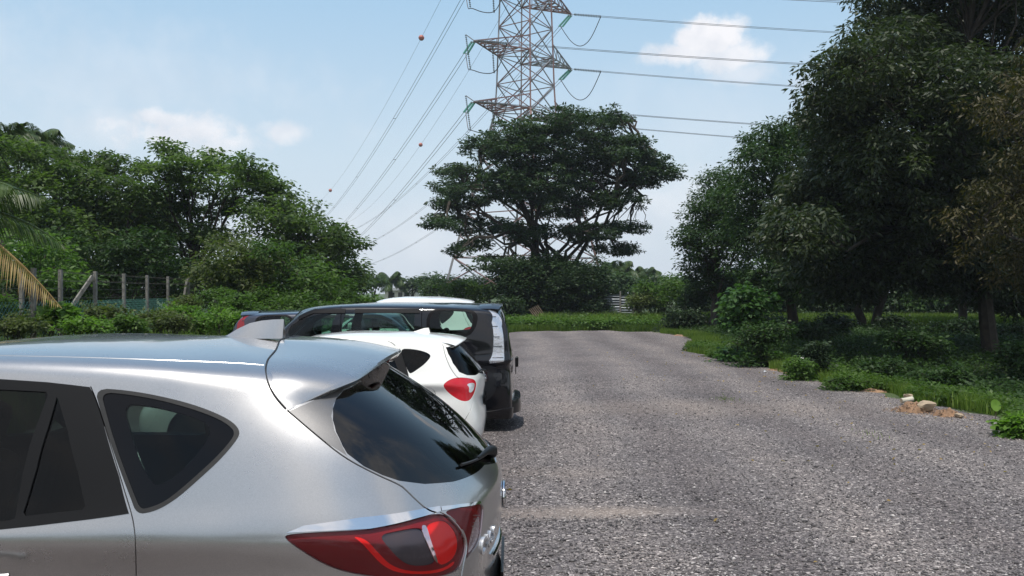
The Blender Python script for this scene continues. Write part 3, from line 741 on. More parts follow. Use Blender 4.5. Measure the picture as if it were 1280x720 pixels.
# ============================================================ black people carrier
def mpv_grid():
    g = BASE.copy(); z0 = g[..., 2].copy()
    k = np.clip((z0-1.15)/.35, 0, 1); k2 = np.clip((1.70-z0)/.06, 0, 1)
    g[..., 1] *= 1+.135*k*np.minimum(1, .4+.6*k2)
    g[..., 1] *= .955
    g[..., 2] = mapz(z0, [0, .22, .62, 1.0, 1.2, 1.57, 1.65, 1.715], [0, .20, .58, .95, 1.12, 1.68, 1.80, 1.862])
    g[..., 0] = mapz(g[..., 0], [-.02, .05, .27, .53, .68, .9, 1.15, 1.9, 2.44, 2.7, 3.15, 3.56, 4.02, 4.54], [0, .03, .09, .15, .22, .42, .9, 2.1, 3.15, 3.35, 3.72, 4.05, 4.35, 4.72])
    # squarer corners at the back
    g[:6, 2, 1] *= 1.06; g[5:9, 2, 1] *= 1.08; g[5:9, 3, 0] -= .06; g[5:9, 4, 0] -= .05
    return g

M['lamp_mirror'] = simple('lamp_mirror_cells', (.60, .61, .64), .13, .75, bump=.6, bscale=22, coat=1.)
def build_mpv(kind):
    ground = -.12
    if kind == 'black':
        loc = (.035, 13.28, ground); label = 'black people carrier with tall clear tail lamps and roof spoiler, behind the white hatchback'
        bm_ = M['black']; car = Car(Surf(mpv_grid()), 'parked_van', label, 'people carrier', loc, 0, sub=7)
    common_car(car, bm_, M['glass'])
    r = car.region
    r('sliding_door', S_((1.32, .28), (1.32, 1.70), (2.35, 1.70), (2.35, .28)), bm_, 0, False, curve=False)
    r('front_door', S_((2.37, .28), (2.37, 1.70), (2.9, 1.66), (3.4, 1.42), (3.75, 1.12), (3.75, .6), (3.6, .28)), bm_, 0, False, curve=False)
    r('tailgate', [('g', 0, 8.2), ('b', 0, 1.75), ('b', .60, 1.72), ('b', .66, 1.60), ('b', .70, 1.3), ('b', .72, 1.05), ('b', .70, .6), ('b', 0, .6), ('g', 0, 1.9)], bm_, .001, True, curve=False)
    r('rear_window', [('b', 0, 1.64), ('b', .58, 1.63), ('b', .63, 1.5), ('b', .65, 1.2), ('b', .60, 1.14), ('b', 0, 1.13)], M['glass_dark'], .004, True, curve=False, open=True)
    r('quarter_frame', P_((533, 386), (570, 385.5), (590, 387), (597, 393), (597, 402), (593, 413), (585, 421), (560, 423), (533, 423)), M['satinblack'], -.001, False)
    r('quarter_glass', P_((537, 388), (570, 388), (587, 389.5), (591, 395), (591, 402), (588, 412), (582, 418), (560, 419), (537, 419)), M['glass_green'], .004, False, open=True, under='quarter_frame')
    r('sliding_door_glass', [*P_((432, 391.5), (518, 391.5)), ('s', 1.40, 1.13), ('s', 2.28, 1.13)], M['glass_green'], .005, False, curve=False, open=True, under='sliding_door')
    r('front_door_glass', [('s', 2.45, 1.13), *P_((421, 392), (400, 393), (380, 398), (364, 407)), ('s', 3.2, 1.33), ('s', 3.55, 1.14)], M['glass_green'], .005, False, curve=False, open=True, under='front_door')
    lampp = P_((610, 387.5), (617, 387.5), (622, 392), (627, 408), (629.5, 425), (630, 440), (629.5, 452), (612, 454.5), (611, 451), (616, 440), (617, 420), (614.5, 403))
    r('tail_lamp', lampp, M['lamp_mirror'], .0, False, curve=False, under=None)
    r('body_kit', S_((-.1, .05), (-.1, .33), (.15, .36), (.5, .30), (.5, .05)), bm_, -.022, False, curve=False, skirt=.03)
    for cx_ in (.93, 3.85):
        r('wheel_arch', car.circle(cx_, .33, .37), M['blackplastic'], .002, False, curve=False, skirt=.05)
        r('arch_hole', car.circle(cx_, .33, .355), None, 0, False, curve=False)
    car.gap(P_((527, 383), (527, 400), (527, 425)), .45)
    car.gap(P_((427, 383), (426, 400), (426, 425)), .45)
    car.gap(P_((592, 456.5), (605, 457), (615, 456.5), (630, 456)), .5)
    out = car.build(bm_)
    # window visors over the door glass
    def onside(x, z, off):
        u, v_ = car.pt(('s', x, z)); p, n_ = car.S.ev([u], [v_], True); return (p[0]+n_[0]*car.sgn*off)
    for s_ in (-1, 1):
        for (xa, xb), key in (((1.37, 2.30), 'sliding_door'), ((2.44, 3.12), 'front_door')):
            m = MB(); n = 13; rows = []
            for z, off in ((1.775, .002), (1.755, .010), (1.71, .018)):
                rows.append([onside(x, z-(.0 if x < 2.9 else (x-2.9)*.45), off)*np.array([-1, s_, 1]) for x in np.linspace(xa, xb, n)])
            m.add(np.array(rows).reshape(-1, 3), [[i*n+j, i*n+j+1, (i+1)*n+j+1, (i+1)*n+j] for i in range(2) for j in range(n-1)])
            m.build('rain_visor', M['satinblack'], out[key][0 if s_ < 0 else 1], True)
    # lamp cells
    for s_, lo in ((1, out['tail_lamp'][0]), (-1, out['tail_lamp'][1])):
        m = MB()
        for k in range(5):
            y = (396, 408, 421, 433, 447)[k]; q = []
            for x in (615.5, 620, 625, 629):
                u, v_ = car.pt(('p', min(x, 618+.2*(y-388) if y < 440 else 629), y)); p, n_ = car.S.ev([u], [v_], True); q.append((p[0]+n_[0]*car.sgn*.004)*np.array([-1, -s_, 1]))
            m.tube(q, .0055, 5)
        m.build('lamp_bars', M['lamp_grey'], lo)
    # roof spoiler
    m = MB(); rows = []
    for x, z in ((.50, 1.845), (.40, 1.852), (.28, 1.852), (.175, 1.842), (.17, 1.822), (.20, 1.812), (.34, 1.80)):
        rows.append([(-x-.05*(abs(y)/.66)**4, y, z-.075*(abs(y)/.66)**4) for y in np.linspace(-.66, .66, 17)])
    n = 17; m.add(np.array(rows).reshape(-1, 3), [[i*n+j, i*n+j+1, (i+1)*n+j+1, (i+1)*n+j] for i in range(len(rows)-1) for j in range(n-1)])
    m.add([rows[i][0] for i in range(7)], [[0, 1, 2, 3, 4, 5, 6]]); m.add([rows[i][-1] for i in range(7)], [[0, 1, 2, 3, 4, 5, 6]])
    m.build('spoiler', bm_, car.root, True)
    # rear bumper lip with raised edge, and tailgate handle / bumper step
    m = MB(); pts = []
    for t in np.linspace(-1, 1, 25):
        w = .86*t; x = -.075+.30*abs(t)**5; pts.append((-x, w*.97, .30))
    rows = []
    for dz, dx in ((.17, -.03), (.15, .02), (.05, .035), (-.04, .03), (-.07, -.01)):
        rows.append([(p[0]+dx-(.12 if dx < 0 else 0), p[1], p[2]+dz) for p in pts])
    n = 25; m.add(np.array(rows).reshape(-1, 3), [[i*n+j, i*n+j+1, (i+1)*n+j+1, (i+1)*n+j] for i in range(4) for j in range(n-1)])
    m.build('rear_bumper', bm_, car.root, True)
    m = MB(); m.box((.035, -.42, .98), (.05, .05, .14)); m.build('handle', M['blackplastic'], out['tailgate'][0], bevel=.01)
    m = MB(); m.box((.02, 0, .84), (.012, .5, .11)); m.build('number_plate', M['blackgloss'], out['tailgate'][0])
    m = MB(); m.tube([(.045, y, .99) for y in (-.35, 0, .35)], .02, 8); m.build('garnish', M['chrome'], out['tailgate'][0])
    for s_ in (-1, 1):
        m = MB(); m.box((-3.55, s_*.98, 1.16), (.12, .2, .2)); m.build('door_mirror', bm_, car.root, bevel=.04)
        for x in (1.45, 2.5):
            m = MB(); m.tube([(-x, s_*.87, .98), (-x-.08, s_*.885, .98), (-x-.16, s_*.87, .98)], .011, 8); m.build('door_handle', bm_, out['sliding_door' if x < 2 else 'front_door'][0 if s_ < 0 else 1], True)
        for x in (.93, 3.85): wheel_at(car.root, x, s_*.73, .325, s_)
    cabin(car.root, .93, ((1.35, .6), (2.75, .6)), xf=3.5, floor=.40)
    return car

silver = build_silver()
white = build_white()
mpv = build_mpv('black')

def recolour(root, frm, to):
    for o in [root]+list(root.children_recursive):
        if o.type == 'MESH':
            for i, sl in enumerate(o.material_slots):
                m_ = sl.material
                if m_ in frm: sl.link = 'OBJECT'; sl.material = to[frm.index(m_)]
# white van beyond, dark car facing the other way
v2 = copy_tree(white.root); v2.location = (-.58, 19.3, -.12); v2.rotation_euler = (0, 0, 0); v2.name = 'parked_car'
v2['label'] = 'tall white car whose roof shows just above the black people carrier'; v2['category'] = 'car'
for o_ in list(v2.children):
    if o_.name.startswith('fin_aerial'): bpy.data.objects.remove(o_)
v2.scale = (1.08, 1.12, 1.265)
v3 = copy_tree(mpv.root); v3.location = (-5.12, 16.3, -.12); v3.rotation_euler = (0, 0, PI)
v3['label'] = 'dark blue car with red tail lamp and rear spoiler, parked nose in the other way'; v3['category'] = 'car'
v3.name = 'parked_car'; v3.scale = (.95, .95, .905); recolour(v3, [M['black'], M['lamp_mirror']], [M['darkblue'], M['lamp_deep']])
# ============================================================ ground
def gz(x, y):
    """ground height"""
    x = np.asarray(x, float); y = np.asarray(y, float)
    z = -.12*np.clip((y-5)/7, 0, 1)
    edge = edge_x(y)
    z = z-.28*np.clip((x-edge-.6)/2.5, 0, 1)*np.clip((30-y)/8, 0, 1)
    z = z-.05*np.clip((y-50)/30, 0, 1)
    return z
EDGE = np.array([(3, 7.6), (8, 7.2), (11.9, 7.0), (13.6, 7.65), (16.1, 7.3), (19.2, 6.9), (22.5, 6.8), (27.3, 6.05), (30, 5.9), (33, 6.7), (36, 7.6), (40, 7.8), (43, 7.2)])
def edge_x(y): return np.interp(y, EDGE[:, 0], EDGE[:, 1])
def pt_ground(px, py):
    """the ground point seen at a pixel"""
    Y = 1.9*F/(py-HY)
    for _ in range(8):
        X = (px-CX)/F*Y; Y = (1.9-float(gz(X, Y)))*F/(py-HY)
    X = (px-CX)/F*Y; return X, Y, float(gz(X, Y))

def ground_mat():
    m, nt, p = mat_new('earth_and_turf'); tc = N(nt, 'ShaderNodeTexCoord')
    a = N(nt, 'ShaderNodeTexNoise', i_Scale=.35, i_Detail=8., i_Roughness=.65); nt.links.new(tc.outputs['Object'], a.inputs['Vector'])
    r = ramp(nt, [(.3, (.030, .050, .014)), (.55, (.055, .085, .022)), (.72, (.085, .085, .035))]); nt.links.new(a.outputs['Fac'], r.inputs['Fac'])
    li = ramp(nt, [(.3, (.010, .015, .006)), (.55, (.020, .025, .011)), (.75, (.038, .030, .017))]); nt.links.new(a.outputs['Fac'], li.inputs['Fac'])  # litter colour for the grove floor, darkened to stand for canopy shade
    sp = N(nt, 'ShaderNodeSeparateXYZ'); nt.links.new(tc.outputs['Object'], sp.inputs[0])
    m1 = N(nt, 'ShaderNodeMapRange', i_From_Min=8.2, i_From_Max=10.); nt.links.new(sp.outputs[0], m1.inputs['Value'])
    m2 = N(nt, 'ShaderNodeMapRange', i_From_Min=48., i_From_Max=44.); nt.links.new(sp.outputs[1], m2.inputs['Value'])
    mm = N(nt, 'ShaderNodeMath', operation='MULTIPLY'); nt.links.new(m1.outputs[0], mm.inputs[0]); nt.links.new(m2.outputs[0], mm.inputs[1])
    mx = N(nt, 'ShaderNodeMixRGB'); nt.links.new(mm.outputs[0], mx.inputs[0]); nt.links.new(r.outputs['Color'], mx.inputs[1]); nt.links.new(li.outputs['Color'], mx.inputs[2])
    nt.links.new(mx.outputs[0], p.inputs['Base Color']); p.inputs['Roughness'].default_value = .95
    b = N(nt, 'ShaderNodeTexNoise', i_Scale=9., i_Detail=8.); nt.links.new(tc.outputs['Object'], b.inputs['Vector'])
    bp = N(nt, 'ShaderNodeBump', i_Strength=.9, i_Distance=.08); nt.links.new(b.outputs['Fac'], bp.inputs['Height']); nt.links.new(bp.outputs['Normal'], p.inputs['Normal'])
    return m

def gravel_mat(name='gravel', patch=True):
    m, nt, p = mat_new(name); tc = N(nt, 'ShaderNodeTexCoord'); L = nt.links.new
    warp = N(nt, 'ShaderNodeTexNoise', i_Scale=18., i_Detail=3.); L(tc.outputs['Object'], warp.inputs['Vector'])
    mv = N(nt, 'ShaderNodeMixRGB', blend_type='LINEAR_LIGHT', i_Fac=.012); L(tc.outputs['Object'], mv.inputs[1]); L(warp.outputs['Color'], mv.inputs[2])
    v1 = N(nt, 'ShaderNodeTexVoronoi', i_Scale=44., i_Randomness=1.); L(mv.outputs[0], v1.inputs['Vector'])
    v2 = N(nt, 'ShaderNodeTexVoronoi', i_Scale=100.); L(mv.outputs[0], v2.inputs['Vector'])
    s1 = N(nt, 'ShaderNodeSeparateColor'); L(v1.outputs['Color'], s1.inputs[0])
    s2 = N(nt, 'ShaderNodeSeparateColor'); L(v2.outputs['Color'], s2.inputs[0])
    r1 = ramp(nt, [(0., (.038, .034, .036)), (.35, (.082, .075, .076)), (.7, (.145, .132, .129)), (.9, (.24, .22, .212)), (1., (.48, .45, .43))]); L(s1.outputs[0], r1.inputs['Fac'])
    r2 = ramp(nt, [(0., (.048, .043, .044)), (.5, (.098, .090, .089)), (.85, (.18, .165, .16)), (1., (.38, .35, .335))]); L(s2.outputs[0], r2.inputs['Fac'])
    mix = N(nt, 'ShaderNodeMixRGB'); gtn = N(nt, 'ShaderNodeMath', operation='GREATER_THAN', i_1=.42); L(s1.outputs[1], gtn.inputs[0])
    L(gtn.outputs[0], mix.inputs[0]); L(r1.outputs[0], mix.inputs[1]); L(r2.outputs[0], mix.inputs[2])
    big = N(nt, 'ShaderNodeTexNoise', i_Scale=.45, i_Detail=7., i_Roughness=.62); L(tc.outputs['Object'], big.inputs['Vector'])
    br = ramp(nt, [(.3, (.84, .82, .83)), (.5, (1.07, 1.04, 1.03)), (.7, (1.30, 1.25, 1.21))]); L(big.outputs['Fac'], br.inputs['Fac'])
    mu = N(nt, 'ShaderNodeMixRGB', blend_type='MULTIPLY', i_Fac=1.); L(mix.outputs[0], mu.inputs[1]); L(br.outputs[0], mu.inputs[2])
    last = mu
    if patch:
        # sandy fines left in two shallow ruts
        def ell(cx, cy, rx, ry, amt, prev):
            sub = N(nt, 'ShaderNodeVectorMath', operation='SUBTRACT'); sub.inputs[1].default_value = (cx, cy, 0); L(tc.outputs['Object'], sub.inputs[0])
            mlt = N(nt, 'ShaderNodeVectorMath', operation='MULTIPLY'); mlt.inputs[1].default_value = (1/rx, 1/ry, 0); L(sub.outputs[0], mlt.inputs[0])
            ln = N(nt, 'ShaderNodeVectorMath', operation='LENGTH'); L(mlt.outputs[0], ln.inputs[0])
            nz = N(nt, 'ShaderNodeTexNoise', i_Scale=5., i_Detail=8., i_Roughness=.7); L(tc.outputs['Object'], nz.inputs['Vector'])
            ad = N(nt, 'ShaderNodeMath', operation='ADD'); L(ln.outputs['Value'], ad.inputs[0]); L(nz.outputs['Fac'], ad.inputs[1])
            mr = N(nt, 'ShaderNodeMapRange', i_From_Min=.9, i_From_Max=1.7, i_To_Min=amt, i_To_Max=0.); L(ad.outputs[0], mr.inputs['Value'])
            mx = N(nt, 'ShaderNodeMixRGB'); mx.inputs[2].default_value = (.275, .225, .185, 1); L(mr.outputs[0], mx.inputs[0]); L(prev.outputs[0], mx.inputs[1]); return mx
        last = ell(.45, 7.65, 1.25, .24, .4, last)
        last = ell(-.2, 9.4, 1.6, .45, .2, last)
        last = ell(.4, 5.4, .7, .4, .3, last)
        last = ell(3.2, 15, 3.5, 1.2, .25, last)
    L(last.outputs[0], p.inputs['Base Color']); p.inputs['Roughness'].default_value = .85; p.inputs['Specular IOR Level'].default_value = .3
    # height: rounded stones
    wv = N(nt, 'ShaderNodeTexWave', i_Scale=.16, i_Distortion=3.5, i_Detail=4., bands_direction='X'); L(tc.outputs['Object'], wv.inputs['Vector'])
    wr = ramp(nt, [(.0, (.88, .86, .86)), (.5, (1.03, 1.03, 1.03)), (1., (1.20, 1.18, 1.15))]); L(wv.outputs['Fac'], wr.inputs['Fac'])
    wm = N(nt, 'ShaderNodeMixRGB', blend_type='MULTIPLY', i_Fac=1.); L(last.outputs[0], wm.inputs[1]); L(wr.outputs[0], wm.inputs[2]); L(wm.outputs[0], p.inputs['Base Color'])
    h1 = N(nt, 'ShaderNodeMapRange', i_From_Min=0., i_From_Max=.55, i_To_Min=1., i_To_Max=0.); L(v1.outputs['Distance'], h1.inputs['Value'])
    h2 = N(nt, 'ShaderNodeMapRange', i_From_Min=0., i_From_Max=.55, i_To_Min=.5, i_To_Max=0.); L(v2.outputs['Distance'], h2.inputs['Value'])
    hm = N(nt, 'ShaderNodeMath', operation='ADD'); L(h1.outputs[0], hm.inputs[0]); L(h2.outputs[0], hm.inputs[1])
    b = N(nt, 'ShaderNodeBump', i_Strength=.6, i_Distance=.012); L(hm.outputs[0], b.inputs['Height'])
    b2 = N(nt, 'ShaderNodeBump', i_Strength=.35, i_Distance=.12); L(big.outputs['Fac'], b2.inputs['Height']); L(b2.outputs['Normal'], b.inputs['Normal'])
    L(b.outputs['Normal'], p.inputs['Normal'])
    return m

def grid_sheet(name, xs, ys, zf, mat):
    X, Y = np.meshgrid(xs, ys); Z = zf(X, Y); n = len(xs)
    v = np.stack([X.ravel(), Y.ravel(), Z.ravel()], 1)
    j, i = np.meshgrid(np.arange(len(ys)-1), np.arange(n-1), indexing='ij'); a = (j*n+i).ravel()
    return np_mesh(name, v, np.stack([a, a+1, a+n+1, a+n], 1), mat, smooth=True)
xs = np.r_[-900, -500, -300, -120, -60, np.arange(-30, 40, .8), 60, 120, 300, 500, 900]
ys = np.r_[-900, -500, -100, -30, np.arange(-10, 70, .8), 90, 130, 200, 400, 600, 900]
def gzn(X, Y):
    nz = .05*np.sin(X*.9+np.sin(Y*.7)*2)*np.sin(Y*.8+1.3)
    ins = (X < edge_x(Y)+.3) & (X > -8.2) & (Y < 45.5)
    return gz(X, Y)+np.where(ins, -.03, nz*np.clip(np.maximum(np.maximum(X-edge_x(Y)-.3, -8.2-X), Y-45.5), 0, 1))
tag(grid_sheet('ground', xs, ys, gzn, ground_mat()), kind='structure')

# gravel sheet with a ragged rim
rim = []
for y in np.arange(-12, 43.2, .22):
    e = edge_x(max(y, 3)); rim.append((e+.14*math.sin(y*2.3)+.10*math.sin(y*5.9+1)+random.uniform(-.07, .07), y))
for x in np.arange(7.1, -7, -.25):
    rim.append((x, 44.4+.6*math.cos(x/4)+.5*math.sin(x*1.7)+.3*math.sin(x*4.1)+random.uniform(-.15, .15)-2.2*min(1, max(0, (2.2-x)/2.5))))
for y in np.arange(44, -12, -.3):
    rim.append((-7.2+.3*math.sin(y*.9)+random.uniform(-.1, .1), y))
gx, gy = np.meshgrid(np.arange(-8, 9, .5), np.arange(-12, 46, .5)); gp = np.stack([gx.ravel(), gy.ravel()], 1)+rng.uniform(-.1, .1, (gx.size, 2))
rimA = np.array(rim); gp = gp[inpoly(gp, rimA)]
n = len(rim)
v2_, _, f2_, *_ = delaunay_2d_cdt([Vector(p) for p in np.vstack([rimA, gp]).tolist()], [(i, (i+1) % n) for i in range(n)], [], 1, 1e-5)
V = np.array([[p[0], p[1]] for p in v2_]); zz = gz(np.minimum(V[:, 0], edge_x(V[:, 1])+.3), V[:, 1])+.012
zz += .012*np.sin(V[:, 0]*1.3+np.sin(V[:, 1]*.5))*np.sin(V[:, 1]*1.1)
# shallow wheel rut
zz -= .03*np.exp(-((V[:, 1]-7.6)/.25)**2)*np.exp(-((V[:, 0]-.4)/1.2)**2)
tag(np_mesh('gravel_lot', np.c_[V, zz], [list(f) for f in f2_], gravel_mat(), smooth=True), kind='structure')

# loose stones lying on the lot
def stones():
    n = 52000
    y = 4.6+(rng.random(n)**1.7)*16; x = -0.8+rng.random(n)*(y*.62+1.2)
    k = x < edge_x(y)+.1; x, y = x[k], y[k]; n = len(x)
    s = .005+.009*rng.random(n)**2.5+(rng.random(n) < .012)*.010
    base = np.array([(1, 0, 0), (0, 1, 0), (-1, 0, 0), (0, -1, 0), (0, 0, 1), (0, 0, -1)], float)
    fo = np.array([(0, 1, 4), (1, 2, 4), (2, 3, 4), (3, 0, 4), (1, 0, 5), (2, 1, 5), (3, 2, 5), (0, 3, 5)])
    a = rng.random(n)*6.28
    v = base[None]*(1+rng.uniform(-.35, .35, (n, 6, 1)))*s[:, None, None]*np.array([1.25, .95, .7])
    c, sn = np.cos(a)[:, None], np.sin(a)[:, None]
    v = np.stack([v[..., 0]*c-v[..., 1]*sn, v[..., 0]*sn+v[..., 1]*c, v[..., 2]+v[..., 0]*rng.uniform(-.4, .4, (n, 1))], -1)
    z = gz(np.minimum(x, edge_x(y)+.3), y)+.012+.012*np.sin(x*1.3+np.sin(y*.5))*np.sin(y*1.1)-.03*np.exp(-((y-7.6)/.25)**2)*np.exp(-((x-.4)/1.2)**2)
    v += np.stack([x, y, z+s*.35], 1)[:, None]
    f = (fo[None]+np.arange(n)[:, None, None]*6).reshape(-1, 3)
    m, nt, p = mat_new('loose_stone'); at_ = N(nt, 'ShaderNodeAttribute', attribute_name='tone')
    r = ramp(nt, [(0., (.045, .041, .043)), (.45, (.10, .092, .090)), (.8, (.19, .175, .168)), (1., (.46, .43, .41))]); nt.links.new(at_.outputs['Fac'], r.inputs['Fac']); nt.links.new(r.outputs['Color'], p.inputs['Base Color']); p.inputs['Roughness'].default_value = .8
    tag(np_mesh('gravel', v.reshape(-1, 3), f, m, col=np.repeat(rng.random(n), 6)), kind='stuff')
stones()

# ============================================================ foliage
def leaves(c, rad, n, size, aspect=.42, flat=.6, droop=.35, hang=0., colc=None, colr=.35, rg=rng, up=1.0):
    """c (k,3) clump centres, rad (k,), n leaves per clump -> verts, faces, tone"""
    k = len(c); idx = np.repeat(np.arange(k), n); m = len(idx)
    d = rg.normal(size=(m, 3)); d /= np.linalg.norm(d, axis=1)[:, None]
    r = rg.random(m)**.5
    off = d*r[:, None]*rad[idx][:, None]; off[:, 2] *= flat
    pos = c[idx]+off
    dr = d*1.0+rg.normal(size=(m, 3))*.5; dr[:, 2] = dr[:, 2]*.4-droop-hang*rg.random(m); dr /= np.linalg.norm(dr, axis=1)[:, None]
    nn = rg.normal(size=(m, 3))*.55; nn[:, 2] += up; nn += d*.35
    sd = np.cross(dr, nn); sd /= np.linalg.norm(sd, axis=1)[:, None]+1e-6
    l = size*(.6+.8*rg.random(m))[:, None]; w = l*aspect*.5
    fold = np.cross(sd, dr)*w*.35
    v = np.stack([pos, pos+dr*l*.45+sd*w+fold, pos+dr*l, pos+dr*l*.45-sd*w+fold], 1)
    f = np.arange(m*4).reshape(-1, 4)
    if colc is None: colc = rg.random(k)
    tone = np.clip(colc[idx]*(1-colr)+rg.random(m)*colr+.0, 0, 1)
    return v.reshape(-1, 3), f, np.repeat(tone, 4)

def lobe_points(cen, rad, k, rg, inner=.35):
    d = rg.normal(size=(k, 3)); d /= np.linalg.norm(d, axis=1)[:, None]
    r = inner+(1-inner)*rg.random(k)**.55
    r *= 1+.16*np.sin(d[:, 0]*5+cen[0])*np.sin(d[:, 2]*6+cen[2])+rg.normal(size=k)*.06
    return cen+d*r[:, None]*rad

def bend(a, b, k, amp, rg):
    a, b = np.array(a, float), np.array(b, float); t = np.linspace(0, 1, k)[:, None]; L = np.linalg.norm(b-a)
    p = a+(b-a)*t; o = rg.normal(size=(k, 3))*amp*L; o[0] = o[-1] = 0
    p[:, 2] += (np.sin(t[:, 0]*PI)*.10*L); return p+o

TREES = []
def tree(name, label, cat, base, lobes, mats, leaf=.16, dens_=7, per=34, clump=.42, trunk=.22, seed=1, group=None, flat=.6, droop=.35, hang=0., aspect=.42, twigs=True, colbias=0., fork=.35, stems=1, bark='bark', lobe_tone=None, up=1.0, nlimb=999):
    """lobes: list of (centre xyz, radii xyz). One trunk mesh with its limbs, one crown mesh."""
    rg = np.random.default_rng(seed); base = np.array(base, float)
    root = empty(name, tuple(base), 0, label, cat, group)
    cs = []; rs = []; tn = []
    mb = MB(); allc = np.mean([l[0] for l in lobes], axis=0); top = max(l[0][2] for l in lobes)
    fk = base+np.array([0, 0, (allc[2]-base[2])*fork])+np.array([(allc[0]-base[0])*fork*.5, 0, 0])
    for sidx in range(stems):
        b0 = base+(np.array([math.cos(sidx*2.4), math.sin(sidx*2.4), 0])*trunk*1.4*(stems > 1)); f0 = fk+(b0-base)*3
        pts = bend(b0, f0, 6, .02, rg); mb.tube(pts-base, np.linspace(trunk*1.15, trunk*.75, 6), 8)
        for li, (lc, lr) in enumerate(lobes):
            if stems > 1 and li % stems != sidx: continue
            lc = np.array(lc, float); lr = np.array(lr, float)
            if li >= nlimb:
                jn = min(range(nlimb), key=lambda j: np.linalg.norm(np.array(lobes[j][0])-lc)); s_a = np.array(lobes[jn][0])-np.array([0, 0, lobes[jn][1][2]*.3])
                limb = bend(s_a, lc-np.array([0, 0, lr[2]*.3]), 7, .05, rg)
            else: limb = bend(f0, lc-np.array([0, 0, lr[2]*.3]), 7, .035, rg); r0 = trunk*(.55 if li < nlimb else .13)*min(1, .5+.2*np.mean(lr))
            mb.tube(limb-base, np.linspace(r0, r0*.3, 7), 6)
            area = lr[0]*lr[2]+lr[0]*lr[1]+lr[1]*lr[2]
            k = max(8, int(dens_*area))
            q = lobe_points(lc, lr, k, rg); cs.append(q); rs.append(clump*(.65+.7*rg.random(k)))
            lt = rg.random()*.35+.3 if lobe_tone is None else lobe_tone[li]
            tn.append(np.clip(lt+colbias+rg.normal(size=k)*.22, 0, 1))
            if twigs:
                for t in q[rg.permutation(k)[:max(6, k//5)]]:
                    s0 = limb[rg.integers(3, 7)]; tw = bend(s0, t, 4, .06, rg); mb.tube(tw-base, np.linspace(r0*.32, .012, 4), 4, False)
    mb.build('trunk', M[bark], root, True)
    cs = np.concatenate(cs); rs = np.concatenate(rs); tn = np.concatenate(tn)
    v, f, t = leaves(cs-base, rs, per, leaf, aspect, flat, droop, hang, tn, rg=rg, up=up)
    np_mesh('crown', v, f, M[mats], root, col=t)
    TREES.append(root); return root

def L(px, py, rx, ry, Y, dy=0., rd=None):
    """a crown lobe given where the photo shows it"""
    y = Y+dy; s = F/y; c = at(px, py, y); return (c, np.array([rx/s, (rd if rd else .85*(rx+ry)/2/s+.3*rx/s), ry/s]))

def gbase(px, Y):
    x = (px-CX)/F*Y; return (x, Y, float(gz(x, Y))-.05)

# --- the big spreading tree in front of the pylon
rs_ = np.random.default_rng(3)
cl = [(680, 228, 60, 26), (645, 215, 46, 20), (722, 240, 52, 22), (725, 190, 46, 22), (700, 152, 50, 20), (735, 165, 50, 22), (765, 146, 22, 14), (640, 168, 45, 20), (600, 185, 34, 14), (660, 195, 60, 24), (770, 190, 50, 20), (815, 200, 26, 14), (800, 222, 34, 14), (735, 215, 55, 20), (600, 222, 50, 18), (565, 214, 20, 9), (640, 240, 55, 20), (570, 252, 40, 15), (700, 258, 50, 18), (770, 250, 40, 14), (548, 280, 24, 9), (600, 283, 48, 14), (660, 292, 44, 14), (735, 290, 45, 14), (788, 285, 24, 12), (835, 217, 16, 10), (590, 306, 26, 9), (775, 312, 26, 10), (625, 330, 40, 10), (560, 235, 22, 9), (790, 178, 25, 10), (676, 175, 40, 18)]
lob = [L(a, b, c*.93, d*.92, 58, rs_.uniform(-5, 5)*(1-.3*(abs(a-685)/150)), rd=2.1) for a, b, c, d in cl]
lob = [lob[i] for i in (8, 9, 11, 12, 7, 17, 15, 19, 23, 16, 31, 22, 21)]+[lob[i] for i in range(len(lob)) if i not in (8, 9, 11, 12, 7, 17, 15, 19, 23, 16, 31, 22, 21)]
lob += [L(a+rs_.uniform(-32, 32), b+rs_.uniform(-14, 14), rs_.uniform(10, 20), rs_.uniform(4, 7), 58, rs_.uniform(-4, 4), rd=.9) for a, b, c, d in cl for _ in range(1)]
tree('rain_tree', 'tall spreading tree with layered flat crown in front of the pylon', 'tree', gbase(688, 58), lob, 'lf_rain', leaf=.21, dens_=7.5, per=48, clump=.50, trunk=.34, seed=11, flat=.30, droop=.15, aspect=.5, fork=.30, stems=3, nlimb=13)
# --- right grove, nearest first
cl = [(1180, 20, 80, 60), (1110, 75, 60, 50), (1250, 50, 90, 80), (1062, 95, 50, 45), (1045, 135, 40, 40), (1130, 160, 75, 60), (1235, 170, 75, 50), (1085, 205, 60, 45), (1060, 262, 55, 42), (1150, 250, 60, 40), (1265, 270, 80, 50), (1110, 320, 75, 42), (1210, 335, 70, 40), (1340, 120, 110, 130), (1340, 290, 90, 80), (1230, -70, 120, 60), (1340, -60, 110, 80), (1130, -5, 50, 30), (1000, 290, 40, 30), (1020, 330, 40, 25), (1062, 355, 46, 22), (1300, 360, 80, 36)]
cl += [(1050, 185, 50, 36), (1190, 110, 70, 46), (1180, 210, 70, 44), (1110, 270, 60, 40), (1220, 300, 60, 40), (1010, 245, 44, 34)]
rr_ = np.random.default_rng(4); lob = [L(a, b, c, d, 27.5, rr_.uniform(-3, 2.5) if b < 300 else rr_.uniform(-.5, 3), rd=2.6) for a, b, c, d in cl]
tree('orchard_tree', 'tallest dark tree at the right with drooping narrow leaves and a bare trunk', 'tree', gbase(1240, 28.5), lob, 'lf_durian', leaf=.185, dens_=13, per=58, clump=.42, trunk=.24, seed=12, flat=.7, droop=.35, hang=.35, aspect=.36, bark='bark', fork=.42, up=.6)
